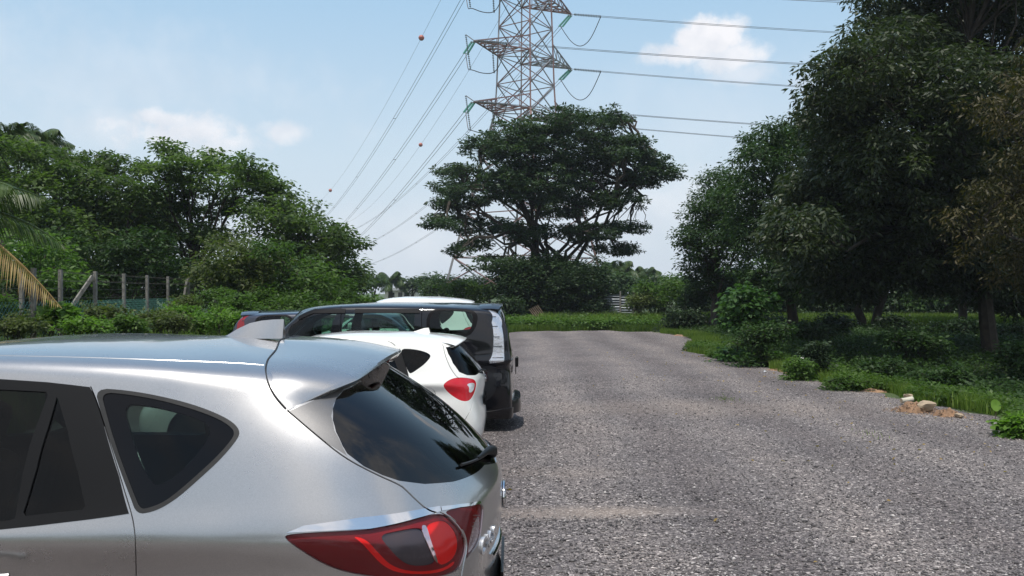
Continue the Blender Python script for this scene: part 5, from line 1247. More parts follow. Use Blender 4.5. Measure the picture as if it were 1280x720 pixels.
# ============================================================ pylon
def pylon():
    base = np.array([(657-CX)/F*100, 100., -.17]); root = empty('pylon', tuple(base), 0, 'tall steel lattice pylon with three pairs of arms behind the spreading tree', 'pylon')
    th = math.radians(8)
    def corner(k, z):
        r = np.interp(z, [0, 3, 23, 44, 52], [9.9, 9.2, 3.45, 2.7, .25]); a = th+k*PI/2
        return np.array([r*math.cos(a), r*math.sin(a), z])
    lv = [0, 6, 11, 15.5, 19.3, 22.6, 25.9, 29.2, 32.5, 35.9, 39.2, 42.5, 46, 49, 52]
    for k in range(4):
        m = MB()
        for a, b in zip(lv[:-1], lv[1:]): m.bar(corner(k, a), corner(k, b), .24 if b < 23 else .17)
        m.build('leg', M['steel_red'] if k in (0, 3) else M['steel_grey'], root)
        f = MB(); f.box(corner(k, 0), (.9, .9, .5)); f.build('footing', M['concrete'], root)
    for k in range(4):
        m = MB()
        for i, (a, b) in enumerate(zip(lv[:-1], lv[1:])):
            p0, p1, q0, q1 = corner(k, a), corner(k+1, a), corner(k, b), corner(k+1, b); w = .12 if b < 23 else .095
            m.bar(p0, q1, w); m.bar(p1, q0, w); m.bar(q0, q1, w*.9)
            x = (p0+q1)/2
            if b < 23:
                m.bar((p0+x)/2, (p0+q0)/2, .09); m.bar((p1+x)/2, (p1+q1)/2, .09); m.bar((q0+x)/2, (p0+q0)/2, .09); m.bar((q1+x)/2, (p1+q1)/2, .09)
        m.build('bracing', M['steel_red'] if k in (0, 2) else M['steel_grey'], root)
    # plan bracing, and anti-climb spikes on the legs
    for z in (22.6, 29.2, 35.9):
        m = MB(); m.bar(corner(0, z), corner(2, z), .1); m.bar(corner(1, z), corner(3, z), .1); m.build('plan_bracing', M['steel_grey'], root)
    u = np.array([5.7, 6., 0]); u /= np.linalg.norm(u); n = np.array([-u[1], u[0], 0])
    tips = {}
    for lev, z in (('c', 22.6), ('b', 29.2), ('a', 35.9)):
        for s in (-1, 1):
            tip = u*s*8.25+np.array([0, 0, z+.15]); m = MB()
            ks = sorted(range(4), key=lambda k: -s*np.dot(corner(k, z), u))[:2]
            A = [corner(k, z) for k in ks]; Bt = [corner(k, z+2.0) for k in ks]; 
            for a in A: m.bar(a, tip, .13)
            for b in Bt: m.bar(b-np.array([0, 0, .4]), tip, .12)
            N_ = 5
            for i in range(1, N_):
                t = i/N_; a0, a1 = A[0]+(tip-A[0])*t, A[1]+(tip-A[1])*t; b0, b1 = Bt[0]+(tip-Bt[0])*t, Bt[1]+(tip-Bt[1])*t
                tp = (i-1)/N_; c0_, c1_ = A[0]+(tip-A[0])*tp, A[1]+(tip-A[1])*tp
                m.bar(a0, a1, .08); m.bar(b0-np.array([0, 0, .3*(1-t)]), a0, .08); m.bar(b1-np.array([0, 0, .3*(1-t)]), a1, .08); m.bar(c0_, a1, .08); m.bar(c1_, a0, .08)
                d0 = Bt[0]+(tip-Bt[0])*tp; d1 = Bt[1]+(tip-Bt[1])*tp; m.bar(d0-np.array([0, 0, .4*(1-tp)]), a0, .07); m.bar(d1-np.array([0, 0, .4*(1-tp)]), a1, .07)
            arm = m.build('cross_arm', M['steel_red' if s < 0 or lev != 'b' else 'steel_grey'], root)
            tips[lev, s] = tip
    # earth-wire peaks
    for s in (-1, 1):
        m = MB(); tip = u*s*5.2+np.array([0, 0, 46.5]); ks = sorted(range(4), key=lambda k: -s*np.dot(corner(k, 44), u))[:2]
        for k in ks: m.bar(corner(k, 43), tip, .13); m.bar(corner(k, 46), tip, .13)
        m.build('earth_wire_arm', M['steel_grey'], root); tips['e', s] = tip
    return root, base, tips, u
pyl, PB, TIPS, PU = pylon()

def sag_pts(a, b, sag, n=60, t1=1.):
    t = np.linspace(0, t1, n)[:, None]; p = a+(b-a)*t; p[:, 2] -= 4*sag*(t*(1-t))[:, 0]; return p
def insulator(parent, a, b, mat, name='insulator_string', discs=16, r=.13):
    m = MB(); a, b = np.array(a), np.array(b); d = b-a; Ln = np.linalg.norm(d); d = d/Ln
    m.tube([a, b], .03, 5)
    for i in range(discs):
        c = a+d*Ln*(i+.5)/discs; m.tube([c-d*.035, c, c+d*.05], [r, r*.9, .04], 8)
    m.build(name, mat, parent)
dirL = np.array([-113., 356., 0]); dirR = np.array([282., -30., 0])
far_l = at(366, 300, 450); far_l[2] = 29.
names = {'a': 'upper', 'b': 'middle', 'c': 'lower'}
SP = .22
for lev in 'abc':
    for s in (-1, 1):
        tip = PB+TIPS[lev, s]
        for dname, dv, sg in (('left', dirL, 12.), ('right', dirR, 8.)):
            d = dv/np.linalg.norm(dv); end = tip+dv+np.array([0, 0, 0.]); L_ = np.linalg.norm(dv)
            slope = -4*sg/L_; dd = d+np.array([0, 0, slope]); dd /= np.linalg.norm(dd)
            perp = np.cross(d, [0, 0, 1.])
            a0 = tip+dd*.4; a1 = tip+dd*3.6
            for q in (-1, 1): insulator(pyl, a0-PB+perp*q*SP*.7, a1-PB+perp*q*SP, M['insul_glass'] if dname == 'left' else M['insul_grey'])
            m = MB(); m.bar(a0-PB+perp*.3, a0-PB-perp*.3, .07); m.bar(tip-PB, a0-PB, .06); m.bar(a1-PB+perp*.35, a1-PB-perp*.35, .06); m.build('yoke', M['steel_grey'], pyl)
            side = 'near-left arm' if s < 0 else 'far-right arm'
            root = empty('power_line', tuple(a1), 0, f'twin cable running off to the {dname} from the {names[lev]} {side} of the pylon', 'power line', 'twin power cables strung from the pylon')
            for q in (-1, 1):
                p = sag_pts(a1, a1+(end-a1)*1.0, sg, 70); m = MB(); m.tube(p-a1+perp*q*SP, .028, 4, False); m.build('cable', M['wire'], root)
            m = MB(); pl = sag_pts(a1, end, sg, 9)
            for x in pl[1:-1]: m.bar(x-a1+perp*SP, x-a1-perp*SP, .07)
            m.build('spacer', M['wire'], root)
        # jumper loop hanging below the arm, held by suspension strings on the left side
        dl = dirL/np.linalg.norm(dirL); dr = dirR/np.linalg.norm(dirR)
        j0, j1 = tip+dl*3.6+np.array([0, 0, -.5])-PB, tip+dr*3.6+np.array([0, 0, -.4])-PB
        if s < 0:
            h1 = TIPS[lev, s]+np.array([-.4, 0, -3.1]); 
            inb = TIPS[lev, s]+PU*2.8+np.array([0, 0, .35]); h2 = inb+np.array([0.2, 0, -3.4])
            insulator(pyl, TIPS[lev, s]+np.array([-.9, -.2, .6]), h1, M['insul_grey'], discs=18, r=.12); insulator(pyl, inb, h2, M['insul_grey'], discs=18, r=.12)
            m = MB(); m.bar(TIPS[lev, s], TIPS[lev, s]+np.array([-.9, -.2, .6]), .08); m.bar(inb+np.array([0, 0, -.6]), inb, .1); m.build('hanger', M['steel_grey'], pyl)
            path = [j0, (j0+h1)/2+np.array([0, 0, -1.0]), h1, (h1+h2)/2+np.array([0, 0, -.25]), h2, (h2+j1)/2+np.array([0, 0, -.6]), j1]
        else:
            path = [j0, j0*.75+j1*.25+np.array([0, 0, -2.2]), (j0+j1)/2+np.array([0, 0, -3.2]), j0*.25+j1*.75+np.array([0, 0, -2.6]), j1]
        path = np.array(path); P = np.array(chaikin(path.tolist(), 3, False)); m = MB(); m.tube(P, .05, 5); m.build('jumper', M['wire'], pyl)
# earth wires with orange marker balls
EW = {}
def fit(tip, wants, yl):
    """direction and sag of a span that hangs through the given picture points"""
    best = None
    for dx in np.arange(-190, -40, 2.5):
        for sg in np.arange(3, 22, .5):
            p = sag_pts(tip, tip+np.array([dx, yl, 0.]), sg, 60); X = CX+p[:, 0]/p[:, 1]*F; Yp = HY-(p[:, 2]-H)/p[:, 1]*F; e = 0
            for (px, py) in wants: e += (np.interp(-px, -X, Yp)-py)**2
            if best is None or e < best[0]: best = (e, dx, sg)
    print('fit', best); return best
for s in (-1, 1):
    tip = PB+TIPS['e', s]
    e_, dx, sgl = fit(tip, [(527, 47), (413, 238)] if s < 0 else [(526, 181), (480, 240)], 356.)
    for dname, dv, sg in (('left', np.array([dx, 356., 0]), sgl), ('right', dirR, 6.)):
        root = empty('earth_wire', tuple(tip), 0, f'thin single earth wire running {dname} from the {"near" if s < 0 else "far"} peak of the pylon', 'earth wire', 'earth wires at the top of the pylon')
        p = sag_pts(tip, tip+dv, sg, 70); m = MB(); m.tube(p-tip, .02, 4, False); m.build('cable', M['wire'], root); EW[s, dname] = p
def ball(px, py, s, label, r=.42):
    p = EW[s, 'left']; q = p[:, :2]; pix = np.stack([CX+p[:, 0]/p[:, 1]*F, HY-(p[:, 2]-H)/p[:, 1]*F], 1)
    t = np.linspace(0, len(p)-1, 2000); X = np.stack([np.interp(t, np.arange(len(p)), pix[:, i]) for i in range(2)], 1)
    k = t[np.argmin(np.abs(X[:, 1]-py))]; c = np.array([np.interp(k, np.arange(len(p)), p[:, i]) for i in range(3)])
    print('ball wanted', px, py, 'got', CX+c[0]/c[1]*F)
    root = empty('marker_ball', tuple(c), 0, label, 'marker ball', 'orange marker balls on the earth wires')
    for zs in (1, -1):
        m = MB(); m.lathe([(max(.001, r*math.sin(a)), zs*r*math.cos(a)) for a in np.linspace(0, PI/2, 9)], 'z', 20); m.build('half_shell', M['ball'], root, True)
    m = MB(); m.lathe([(r*1.0, -.03), (r*1.05, -.03), (r*1.05, .03), (r*1.0, .03)], 'z', 20); m.build('flange', M['ball'], root)
ball(527, 47, -1, 'largest orange marker ball, high on the wire above the left cables', .44)
ball(413, 238, -1, 'smallest marker ball, low beside the round crowned tree', .5)
ball(526, 181, 1, 'marker ball midway down beside the arms of the pylon', .42)

# ============================================================ fence
def fence():
    root = empty('mesh_fence', (-10.3, 20, -.12), 0, 'green chain-link fence with barbed wire on concrete posts, left side', 'fence'); o0 = np.array([-10.3, 20, -.12])
    P = [(27, 336, 18.6), (42, 335, 17.5), (75.6, 337, 19.3), (119, 339, 20.8), (155, 342, 23.5), (184, 344, 25.8), (210, 345.5, 28.0), (234, 347, 30.5), (268, 350, 34)]
    line = []
    for i, (px, py, Y) in enumerate(P):
        top = at(px, py, Y); b = top.copy(); b[2] = -.3
        m = MB(); lean = .06 if i == 7 else 0; m.tube([b-o0, top+np.array([lean, 0, 0])-o0], .053, 4); m.build('post', M['concrete'], root)
        if i: line.append(top)
    a = line[0]; ext = a+(a-line[1])*np.array([.0, 1, 0])*4; ext[0] = -9.95; ext[2] = 2.4
    pts = [ext]+line[1:]
    # mesh panels as real crossed wires between posts, with three barbed strands on top
    m = MB(); 
    for p, q in zip(pts[:-1], pts[1:]):
        L_ = np.linalg.norm((q-p)[:2]); st = .13; hgt = 1.75; n_ = int((L_+hgt)/st)
        for k in range(n_):
            for s in (1, -1):
                s0 = k*st-hgt if s > 0 else k*st; pa = (s0, 0.); pb = (s0+s*hgt, hgt)
                if s < 0: pa = (k*st, 0.); pb = (k*st-hgt, hgt)
                # clip to 0..L
                (x0, z0), (x1, z1) = pa, pb
                if x0 > x1: x0, z0, x1, z1 = x1, z1, x0, z0
                if x1 < 0 or x0 > L_: continue
                if x0 < 0: z0 += (z1-z0)*(0-x0)/(x1-x0); x0 = 0
                if x1 > L_: z1 = z0+(z1-z0)*(L_-x0)/(x1-x0); x1 = L_
                d = (q-p)/L_; A = np.array([p[0]+d[0]*x0, p[1]+d[1]*x0, -.05+z0]); B_ = np.array([p[0]+d[0]*x1, p[1]+d[1]*x1, -.05+z1]); m.tube([A-o0, B_-o0], .0055, 3, False)
    m.build('chain_link', M['netgreen'], root)
    for j, dz in enumerate((-.06, -.24, -.42, -.62)):
        m = MB()
        for p, q in zip(pts[:-1], pts[1:]):
            p2, q2 = p+np.array([0, 0, dz]), q+np.array([0, 0, dz]); m.tube(sag_pts(p2, q2, .02, 8)-o0, .006, 4, False)
            if j < 2:
                for t in np.arange(.1, 1, .06): c = p2+(q2-p2)*t-o0; m.tube([c-np.array([.02, 0, .02]), c+np.array([.02, 0, .02])], .004, 3, False)
        m.build('strand', M['barb'], root)
    m = MB(); m.tube([at(82, 394, 20.2)-o0, at(116, 345, 20.7)-o0], .055, 4); m.build('brace', M['concrete'], root)
    m = MB(); m.tube([at(228, 384, 30.2)-o0, at(234, 349, 30.4)-o0], .05, 4); m.build('brace', M['concrete'], root)
fence()
# metal sheet hoarding across the far end
def hoarding():
    Y = 53.; c = at(765, 378, Y); o0 = np.array([c[0], c[1], float(gz(c[0], Y))]); root = empty('sheet_fence', tuple(o0), 0, 'dull corrugated metal sheet fence half hidden by bushes at the far end', 'fence')
    x0, x1 = at(742, 0, Y)[0], at(791, 0, Y)[0]; z1 = at(0, 368, Y)[2]; z0 = o0[2]-.1
    m = MB(); zz = np.linspace(z0, z1, 60); row = []
    for i, z in enumerate(zz): row += [(x0, Y+.04*math.sin(i*1.35), z), ((x0+x1)/2+.4, Y+.04*math.sin(i*1.35)+.02, z)]
    m.add(np.array(row)-o0, [[2*i, 2*i+1, 2*i+3, 2*i+2] for i in range(59)]); m.build('sheet', M['galv'], root)
    m = MB(); row = []
    for i, z in enumerate(zz): row += [((x0+x1)/2+.45, Y-.02+.04*math.sin(i*1.35), z-.05), (x1, Y-.25+.04*math.sin(i*1.35), z-.05)]
    m.add(np.array(row)-o0, [[2*i, 2*i+1, 2*i+3, 2*i+2] for i in range(59)]); m.build('sheet', M['galv'], root)
    for x in ((x0+x1)/2+.42, x0+.1, x1):
        m = MB(); m.box(np.array([x, Y-.10 if x < x1 else Y-.35, (z0+z1)/2+.1])-o0, (.09, .09, z1-z0+.2)); m.build('post', M['concrete'], root)
    m = MB(); m.bar(np.array([x0, Y-.08, z0+1.0])-o0, np.array([(x0+x1)/2+.3, Y-.08, z0+1.0])-o0, .07); m.build('rail', M['galv'], root)
hoarding()
# far house
def house():
    Y = 185.; c = at(503, 360, Y); o0 = np.array([c[0], Y, -.17]); root = empty('house', tuple(o0), 0, 'distant low house with a pale grey gabled roof among the trees', 'house')
    m = MB(); m.box((0, 0, 1.3), (6.5, 7, 2.6)); m.build('wall', simple('cream_wall', (.5, .47, .4), .9, var=.1), root)
    m = MB(); rz_ = 2.6; 
    m.add([(-3.8, -4, rz_-.3), (3.6, -4, rz_-.1), (3.6, 4, rz_-.1), (-3.8, 4, rz_-.3), (2.2, -4, rz_+1.2), (2.2, 4, rz_+1.2)], [[0, 4, 5, 3], [4, 1, 2, 5], [0, 1, 4], [3, 5, 2]]); m.build('roof', simple('pale_roof', (.42, .42, .43), .6, .2, var=.15), root)
    for x in (-1.8, 1.4):
        m = MB(); m.box((x, -3.52, 1.5), (1.2, .06, 1.0)); w = m.build('window', M['blackgloss'], root)
        f = MB()
        for a, b, cx_, cz in ((1.4, .08, 0, .54), (1.4, .08, 0, -.54), (.08, 1.16, -.66, 0), (.08, 1.16, .66, 0)): f.box((x+cx_, -3.55, 1.5+cz), (a, .08, b))
        f.build('frame', M['lamp_white'], w)
    m = MB(); m.box((0, -3.53, 1.0), (.9, .07, 2.0)); m.build('door', M['bark'], root)
house()

# ============================================================ rocks, soil, log, litter
def rock(name, label, c, r, mat, seed, group=None, cat='rock', flat=.7):
    rg = np.random.default_rng(seed); bm = bmesh.new(); bmesh.ops.create_icosphere(bm, subdivisions=3, radius=1)
    ph = rg.random(9)*6
    pl = rg.normal(size=(7, 3)); pl /= np.linalg.norm(pl, axis=1)[:, None]; of = rg.uniform(.42, .8, 7)
    for v in bm.verts:
        p = np.array(v.co)
        for n_, o_ in zip(pl, of):
            d = p@n_-o_
            if d > 0: p = p-n_*d*.9
        p = p*(1+.06*math.sin(p[0]*5+ph[0])*math.sin(p[1]*6+ph[1])+.03*math.sin(p[2]*13+ph[2])); v.co = (p[0]*r[0], p[1]*r[1], p[2]*r[2])
    me = bpy.data.meshes.new(name); bm.to_mesh(me); bm.free(); me.materials.append(mat); o = bpy.data.objects.new(name, me); C.objects.link(o); o.location = c; o.rotation_euler = (rg.uniform(-.2, .2), rg.uniform(-.2, .2), rg.uniform(0, 6))
    for p in me.polygons: p.use_smooth = False
    if label: tag(o, label, cat, group)
    return o
def mound(name, label, c, rx, ry, h, mat, seed, cat):
    rg = np.random.default_rng(seed); n = 46; a = np.linspace(-1.25, 1.25, n); X, Y = np.meshgrid(a, a); R = np.sqrt(X**2+Y**2)
    ph = rg.random(6)*6; nz = .30*np.sin(X*5+ph[0])*np.sin(Y*6+ph[1])+.14*np.sin(X*13+ph[2])*np.sin(Y*11+ph[3])+.05*rg.normal(size=X.shape)
    Z = h*np.clip(1-R**1.6+nz, -.3, 2)-.02; Z[R > 1.2] = -.15
    v = np.stack([X*rx, Y*ry, Z], -1).reshape(-1, 3); j, i = np.meshgrid(np.arange(n-1), np.arange(n-1), indexing='ij'); q = (j*n+i).ravel()
    o = np_mesh(name, v, np.stack([q, q+1, q+n+1, q+n], 1), mat, smooth=False); o.location = c
    return tag(o, label, cat)
def G(px, py): return np.array(pt_ground(px, py))
c = G(1168, 519)
mound('soil_heap', 'orange soil heap at the right verge with a big pale stone on it', tuple(c+[-.12, .38, -.03]), .38, .30, .20, M['soil'], 1, 'soil heap')
c2 = G(1192, 523); mound('soil_heap', 'smaller orange soil heap to the right of the big pale stone', tuple(c2+[.0, .22, -.03]), .27, .22, .15, M['soil'], 11, 'soil heap')
rgs = np.random.default_rng(31); mb_ = MB()
for i in range(520):
    a_ = rgs.uniform(0, 2*PI); rr = rgs.random()**.6*1.35; s_ = rgs.uniform(.005, .02); cc = c+[-.12, .38, 0] if i % 3 else c2+[0, .22, 0]; k_ = 1 if i % 3 else .75
    q = cc+np.array([math.cos(a_)*rr*.42*k_, math.sin(a_)*rr*.34*k_, max(0, .15*k_*(1-rr**1.6))+.006]); mb_.box(q, (s_*1.4, s_, s_*.8), Matrix.Rotation(a_*5, 3, 'Z') @ Matrix.Rotation(rr*6, 3, 'X'))
tag(mb_.build('rubble', M['rubble']), kind='stuff')
rock('rock', 'largest pale angular rock on the orange soil heap', tuple(c+np.array([-.02, .22, .13])), (.15, .13, .10), M['rock'], 2)
rock('rock', 'pale rock low at the right end of the smaller soil heap', tuple(G(1203, 524)+[0, .1, .04]), (.08, .07, .06), M['rock'], 3)
rock('rock', 'small tan rock behind the largest one on the soil heap', tuple(G(1150, 510)+[0, .45, .15]), (.10, .08, .06), M['rock'], 4)
p = G(1137, 508); lg = empty('log', tuple(p+[0, .1, .09]), .15, 'short pale sawn log end beside the soil heap', 'log')
m = MB(); m.tube([(-.11, .0, 0), (0, .01, .01), (.11, .0, .03)], .045, 12); m.build('log_body', M['log'], lg, True)
m = MB(); m.tube([(-.115, 0, 0), (-.112, 0, 0)], .038, 12); m.build('cut_face', M['rock'], lg)
c = G(1090, 492); mound('soil_strip', 'thin strip of dry orange soil along the verge before the log', tuple(c+[.2, .4, -.02]), .8, .35, .07, M['soil'], 5, 'soil')
c = G(972, 464); mound('soil_strip', 'small patch of bare sandy soil by the verge shrubs', tuple(c+[.1, .3, -.02]), .45, .5, .07, M['soil'], 6, 'soil')
c = G(858, 421); mound('soil_strip', 'distant reddish bare soil patch at the bend of the verge', tuple(c+[.3, .4, -.03]), 1.2, 1.0, .12, M['soil'], 7, 'soil')
rock('rock', 'small pale stone lying at the gravel rim left of the verge shrubs', tuple(G(957, 466)+[0, 0, .03]), (.05, .04, .035), M['lamp_white'], 8)
rock('rock', 'pale stone in the grass left of the soil strip', tuple(G(1045, 482)+[0, .2, .05]), (.17, .1, .06), M['rock'], 9)
rock('wrapper', 'crumpled pale wrapper caught in the verge shrub', tuple(G(1008, 468)+[0, .3, .30]), (.16, .1, .10), M['plasticwhite'], 10, cat='litter')
rock('rock', 'grey stone half buried at the lower right verge', tuple(G(1255, 535)+[0, .1, .04]), (.10, .09, .07), M['concrete'], 12)
# brush heap at the far left corner of the lot
c = G(672, 408); hp = empty('brush_heap', tuple(c), 0, 'heap of brown dead branches and cuttings at the far end of the lot', 'brush heap')
mo_ = mound('earth', 'x', (0, 0, -.05), 1.25, .9, .5, simple('dry_cuttings', (.24, .15, .09), .95, var=.5, vscale=6), 41, 'x'); mo_.parent = hp; del mo_['label']; del mo_['category']
rg = np.random.default_rng(77); m = MB()
for i in range(260):
    a = rg.uniform(0, 2*PI); L_ = rg.uniform(.3, .9); p = np.array([rg.normal()*.75, rg.normal()*.5, abs(rg.normal())*.22]); d = np.array([math.cos(a), math.sin(a), rg.uniform(-.2, .45)])
    m.tube([p, p+d*L_*.5+[0, 0, .04], p+d*L_], [.022, .016, .008], 4, False)
m.build('twigs', M['soil'], hp)
m = MB()
for i in range(6): 
    m.tube([(.2+i*.12, .1, .1), (-.5+i*.1, .3, 1.0+.05*i)], [.03, .02], 5)
m.build('poles', M['stick'], hp)
m = MB()
for i in range(120):
    a = rg.uniform(0, 2*PI); p = np.array([1.5+rg.normal()*.6, .2+rg.normal()*.4, abs(rg.normal())*.15]); d = np.array([math.cos(a), math.sin(a), rg.uniform(-.1, .5)]); m.tube([p, p+d*rg.uniform(.3, .7)], [.02, .008], 4, False)
m.build('cuttings', M['stick'], hp)
# single big round leaf on a stalk by the right edge
p = G(1262, 533)+[0, .4, 0]; lp = empty('round_leaf_plant', tuple(p), 0, 'single large round leaf on a stalk near the right edge', 'plant')
m = MB(); m.tube([(0, 0, 0), (.02, 0, .15), (0, -.02, .26)], .006, 5); m.build('stalk', M['stick'], lp)
v = [(0, -.03, .27)]+[(.08*math.cos(t)-.01, -.05+.03*math.sin(t), .27+.09*math.sin(t)) for t in np.linspace(0, 2*PI, 17)[:-1]]
np_mesh('leaf', v, [[0, i, i % 16+1] for i in range(1, 17)], M['lf_bright'], lp, col=[.9]*17)

# ============================================================ sky, sun, camera
SUN_EL, SUN_AZ = math.radians(73), math.radians(196)     # azimuth clockwise from +Y: nearly overhead, a little behind the camera
w = bpy.data.worlds.new('World'); scene.world = w; w.use_nodes = True; nt = w.node_tree; nt.nodes.clear(); Lk = nt.links.new
out = N(nt, 'ShaderNodeOutputWorld'); bg = N(nt, 'ShaderNodeBackground', i_Strength=.118)
sky = N(nt, 'ShaderNodeTexSky', sky_type='NISHITA', sun_disc=False, sun_elevation=SUN_EL, sun_rotation=SUN_AZ, air_density=1.15, dust_density=2.2, ozone_density=1.4, altitude=0.)
tc = N(nt, 'ShaderNodeTexCoord')
nz = N(nt, 'ShaderNodeTexNoise', i_Scale=16., i_Detail=10., i_Roughness=.62); Lk(tc.outputs['Generated'], nz.inputs['Vector'])
def dirv(px, py): v = np.array([(px-CX)/F, 1, (HY-py)/F]); return v/np.linalg.norm(v)
prev = None
def cloud(px, py, rx, ry, amt, noise=.8, soft=.55):
    global prev
    d = dirv(px, py); sub = N(nt, 'ShaderNodeVectorMath', operation='SUBTRACT'); sub.inputs[1].default_value = tuple(d); Lk(tc.outputs['Generated'], sub.inputs[0])
    ml = N(nt, 'ShaderNodeVectorMath', operation='MULTIPLY'); ml.inputs[1].default_value = (F/rx, F/rx*.6, F/ry); Lk(sub.outputs[0], ml.inputs[0])
    ln = N(nt, 'ShaderNodeVectorMath', operation='LENGTH'); Lk(ml.outputs[0], ln.inputs[0])
    ns = N(nt, 'ShaderNodeMapRange', i_From_Min=.3, i_From_Max=.7, i_To_Min=noise, i_To_Max=-noise); Lk(nz.outputs['Fac'], ns.inputs['Value'])
    ad = N(nt, 'ShaderNodeMath', operation='ADD'); Lk(ln.outputs['Value'], ad.inputs[0]); Lk(ns.outputs[0], ad.inputs[1])
    mr = N(nt, 'ShaderNodeMapRange', interpolation_type='SMOOTHSTEP', i_From_Min=1-soft, i_From_Max=1+soft*.5, i_To_Min=amt, i_To_Max=0.); Lk(ad.outputs[0], mr.inputs['Value'])
    if prev is None: prev = mr.outputs[0]
    else:
        mx = N(nt, 'ShaderNodeMath', operation='MAXIMUM'); Lk(prev, mx.inputs[0]); Lk(mr.outputs[0], mx.inputs[1]); prev = mx.outputs[0]
cloud(880, 46, 46, 26, .95, .45, .35); cloud(860, 66, 50, 16, .9, .5, .5); cloud(905, 72, 46, 20, .85, .5, .6); cloud(930, 92, 46, 14, .5, .6, .8); cloud(1012, 104, 26, 12, .4, .5)
cloud(235, 166, 80, 26, .85, .6, .6); cloud(205, 150, 40, 14, .8, .6, .5); cloud(290, 178, 50, 16, .7, .6, .6); cloud(350, 165, 30, 16, .7, .6, .6); cloud(165, 160, 70, 26, .4, .5, 1.)
cloud(500, 20, 220, 40, .0); cloud(820, 255, 150, 45, .45, .5, 1.1); cloud(900, 150, 200, 60, .16, .6, 1.2); cloud(470, 300, 260, 40, .35, .5, 1.2); cloud(60, 90, 240, 60, .22, .7, 1.1)
# loose clouds over the rest of the sky
nz2 = N(nt, 'ShaderNodeTexNoise', i_Scale=2.6, i_Detail=9., i_Roughness=.58); Lk(tc.outputs['Generated'], nz2.inputs['Vector'])
mr2 = N(nt, 'ShaderNodeMapRange', interpolation_type='SMOOTHSTEP', i_From_Min=.42, i_From_Max=.62, i_To_Min=.1, i_To_Max=.9); Lk(nz2.outputs['Fac'], mr2.inputs['Value'])
sp_ = N(nt, 'ShaderNodeSeparateXYZ'); Lk(tc.outputs['Generated'], sp_.inputs[0])
bk = N(nt, 'ShaderNodeMapRange', i_From_Min=.5, i_From_Max=.1, i_To_Min=0., i_To_Max=1.); Lk(sp_.outputs[1], bk.inputs['Value'])
m3 = N(nt, 'ShaderNodeMath', operation='MULTIPLY'); Lk(mr2.outputs[0], m3.inputs[0]); Lk(bk.outputs[0], m3.inputs[1])
mx = N(nt, 'ShaderNodeMath', operation='MAXIMUM'); Lk(prev, mx.inputs[0]); Lk(m3.outputs[0], mx.inputs[1])
# thin haze veil, strongest near the horizon
vz = N(nt, 'ShaderNodeMapRange', i_From_Min=0., i_From_Max=1., i_To_Min=.88, i_To_Max=.70); Lk(sp_.outputs[2], vz.inputs['Value'])
veil = N(nt, 'ShaderNodeMixRGB'); Lk(vz.outputs[0], veil.inputs[0]); Lk(sky.outputs[0], veil.inputs[1])
vr = ramp(nt, [(0., (.54, .585, .655)), (.15, (.48, .58, .665)), (.33, (.31, .485, .65)), (1., (.15, .29, .54))]); Lk(sp_.outputs[2], vr.inputs['Fac'])
vs = N(nt, 'ShaderNodeVectorMath', operation='SCALE', i_Scale=10.); Lk(vr.outputs[0], vs.inputs[0]); Lk(vs.outputs[0], veil.inputs[2])
cs = ramp(nt, [(.35, (.60, .62, .67)), (.6, (.76, .75, .77))]); nz5 = N(nt, 'ShaderNodeTexNoise', i_Scale=22., i_Detail=6.); of_ = N(nt, 'ShaderNodeVectorMath', operation='ADD'); of_.inputs[1].default_value = (.01, 0, .02); Lk(tc.outputs['Generated'], of_.inputs[0]); Lk(of_.outputs[0], nz5.inputs['Vector']); Lk(nz5.outputs['Fac'], cs.inputs['Fac'])
csc = N(nt, 'ShaderNodeVectorMath', operation='SCALE', i_Scale=9.6); Lk(cs.outputs[0], csc.inputs[0])
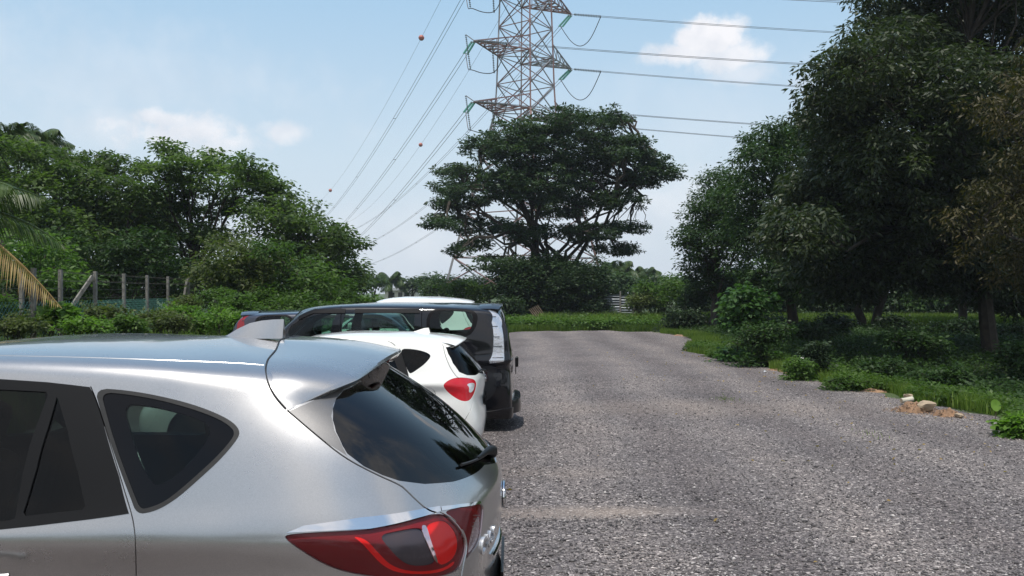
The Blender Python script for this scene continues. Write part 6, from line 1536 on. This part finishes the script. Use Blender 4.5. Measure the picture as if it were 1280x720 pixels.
cl_ = N(nt, 'ShaderNodeMixRGB'); Lk(csc.outputs[0], cl_.inputs[2]); Lk(mx.outputs[0], cl_.inputs[0]); Lk(veil.outputs[0], cl_.inputs[1])
Lk(cl_.outputs[0], bg.inputs['Color']); Lk(bg.outputs[0], out.inputs['Surface'])
ld_ = bpy.data.lights.new('sun', 'SUN'); ld_.energy = 3.6; ld_.angle = math.radians(.55); ld_.color = (1., .95, .88)
so = bpy.data.objects.new('sun', ld_); C.objects.link(so)
sd = Vector((math.sin(SUN_AZ)*math.cos(SUN_EL), math.cos(SUN_AZ)*math.cos(SUN_EL), math.sin(SUN_EL))); so.rotation_euler = sd.to_track_quat('Z', 'Y').to_euler(); so.location = (-20, -20, 40)
cam = bpy.data.cameras.new('camera'); co = bpy.data.objects.new('camera', cam); C.objects.link(co)
cam.sensor_width = 36; cam.lens = 36*F/1280; cam.shift_y = (HY-360)/1280; cam.clip_end = 6000; cam.clip_start = .05
co.location = (0, 0, H); co.rotation_euler = (PI/2, 0, 0); scene.camera = co
scene.view_settings.view_transform = 'Standard'; scene.view_settings.look = 'None'; scene.view_settings.gamma = 1; scene.view_settings.exposure = 0.22
cy = scene.cycles; cy.max_bounces = 7; cy.diffuse_bounces = 3; cy.glossy_bounces = 4; cy.transparent_max_bounces = 14; cy.transmission_bounces = 4; cy.caustics_reflective = False; cy.caustics_refractive = False
try: cy.use_denoising = True; cy.denoiser = 'OPENIMAGEDENOISE'
except Exception as e: print(e)
cy.sample_clamp_indirect = 6

def haze():
    m = bpy.data.materials.new('haze'); m.use_nodes = True; nt = m.node_tree; nt.nodes.clear()
    o = N(nt, 'ShaderNodeOutputMaterial'); v = N(nt, 'ShaderNodeVolumePrincipled', i_Density=.0003, i_Anisotropy=.2); v.inputs['Color'].default_value = (.80, .88, 1., 1)
    nt.links.new(v.outputs[0], o.inputs['Volume'])
    b = MB(); b.box((0, 0, 28.), (1820, 1820, 60)); tag(b.build('haze', m), kind='stuff')
    scene.cycles.volume_bounces = 1; scene.cycles.volume_step_rate = 10
haze()
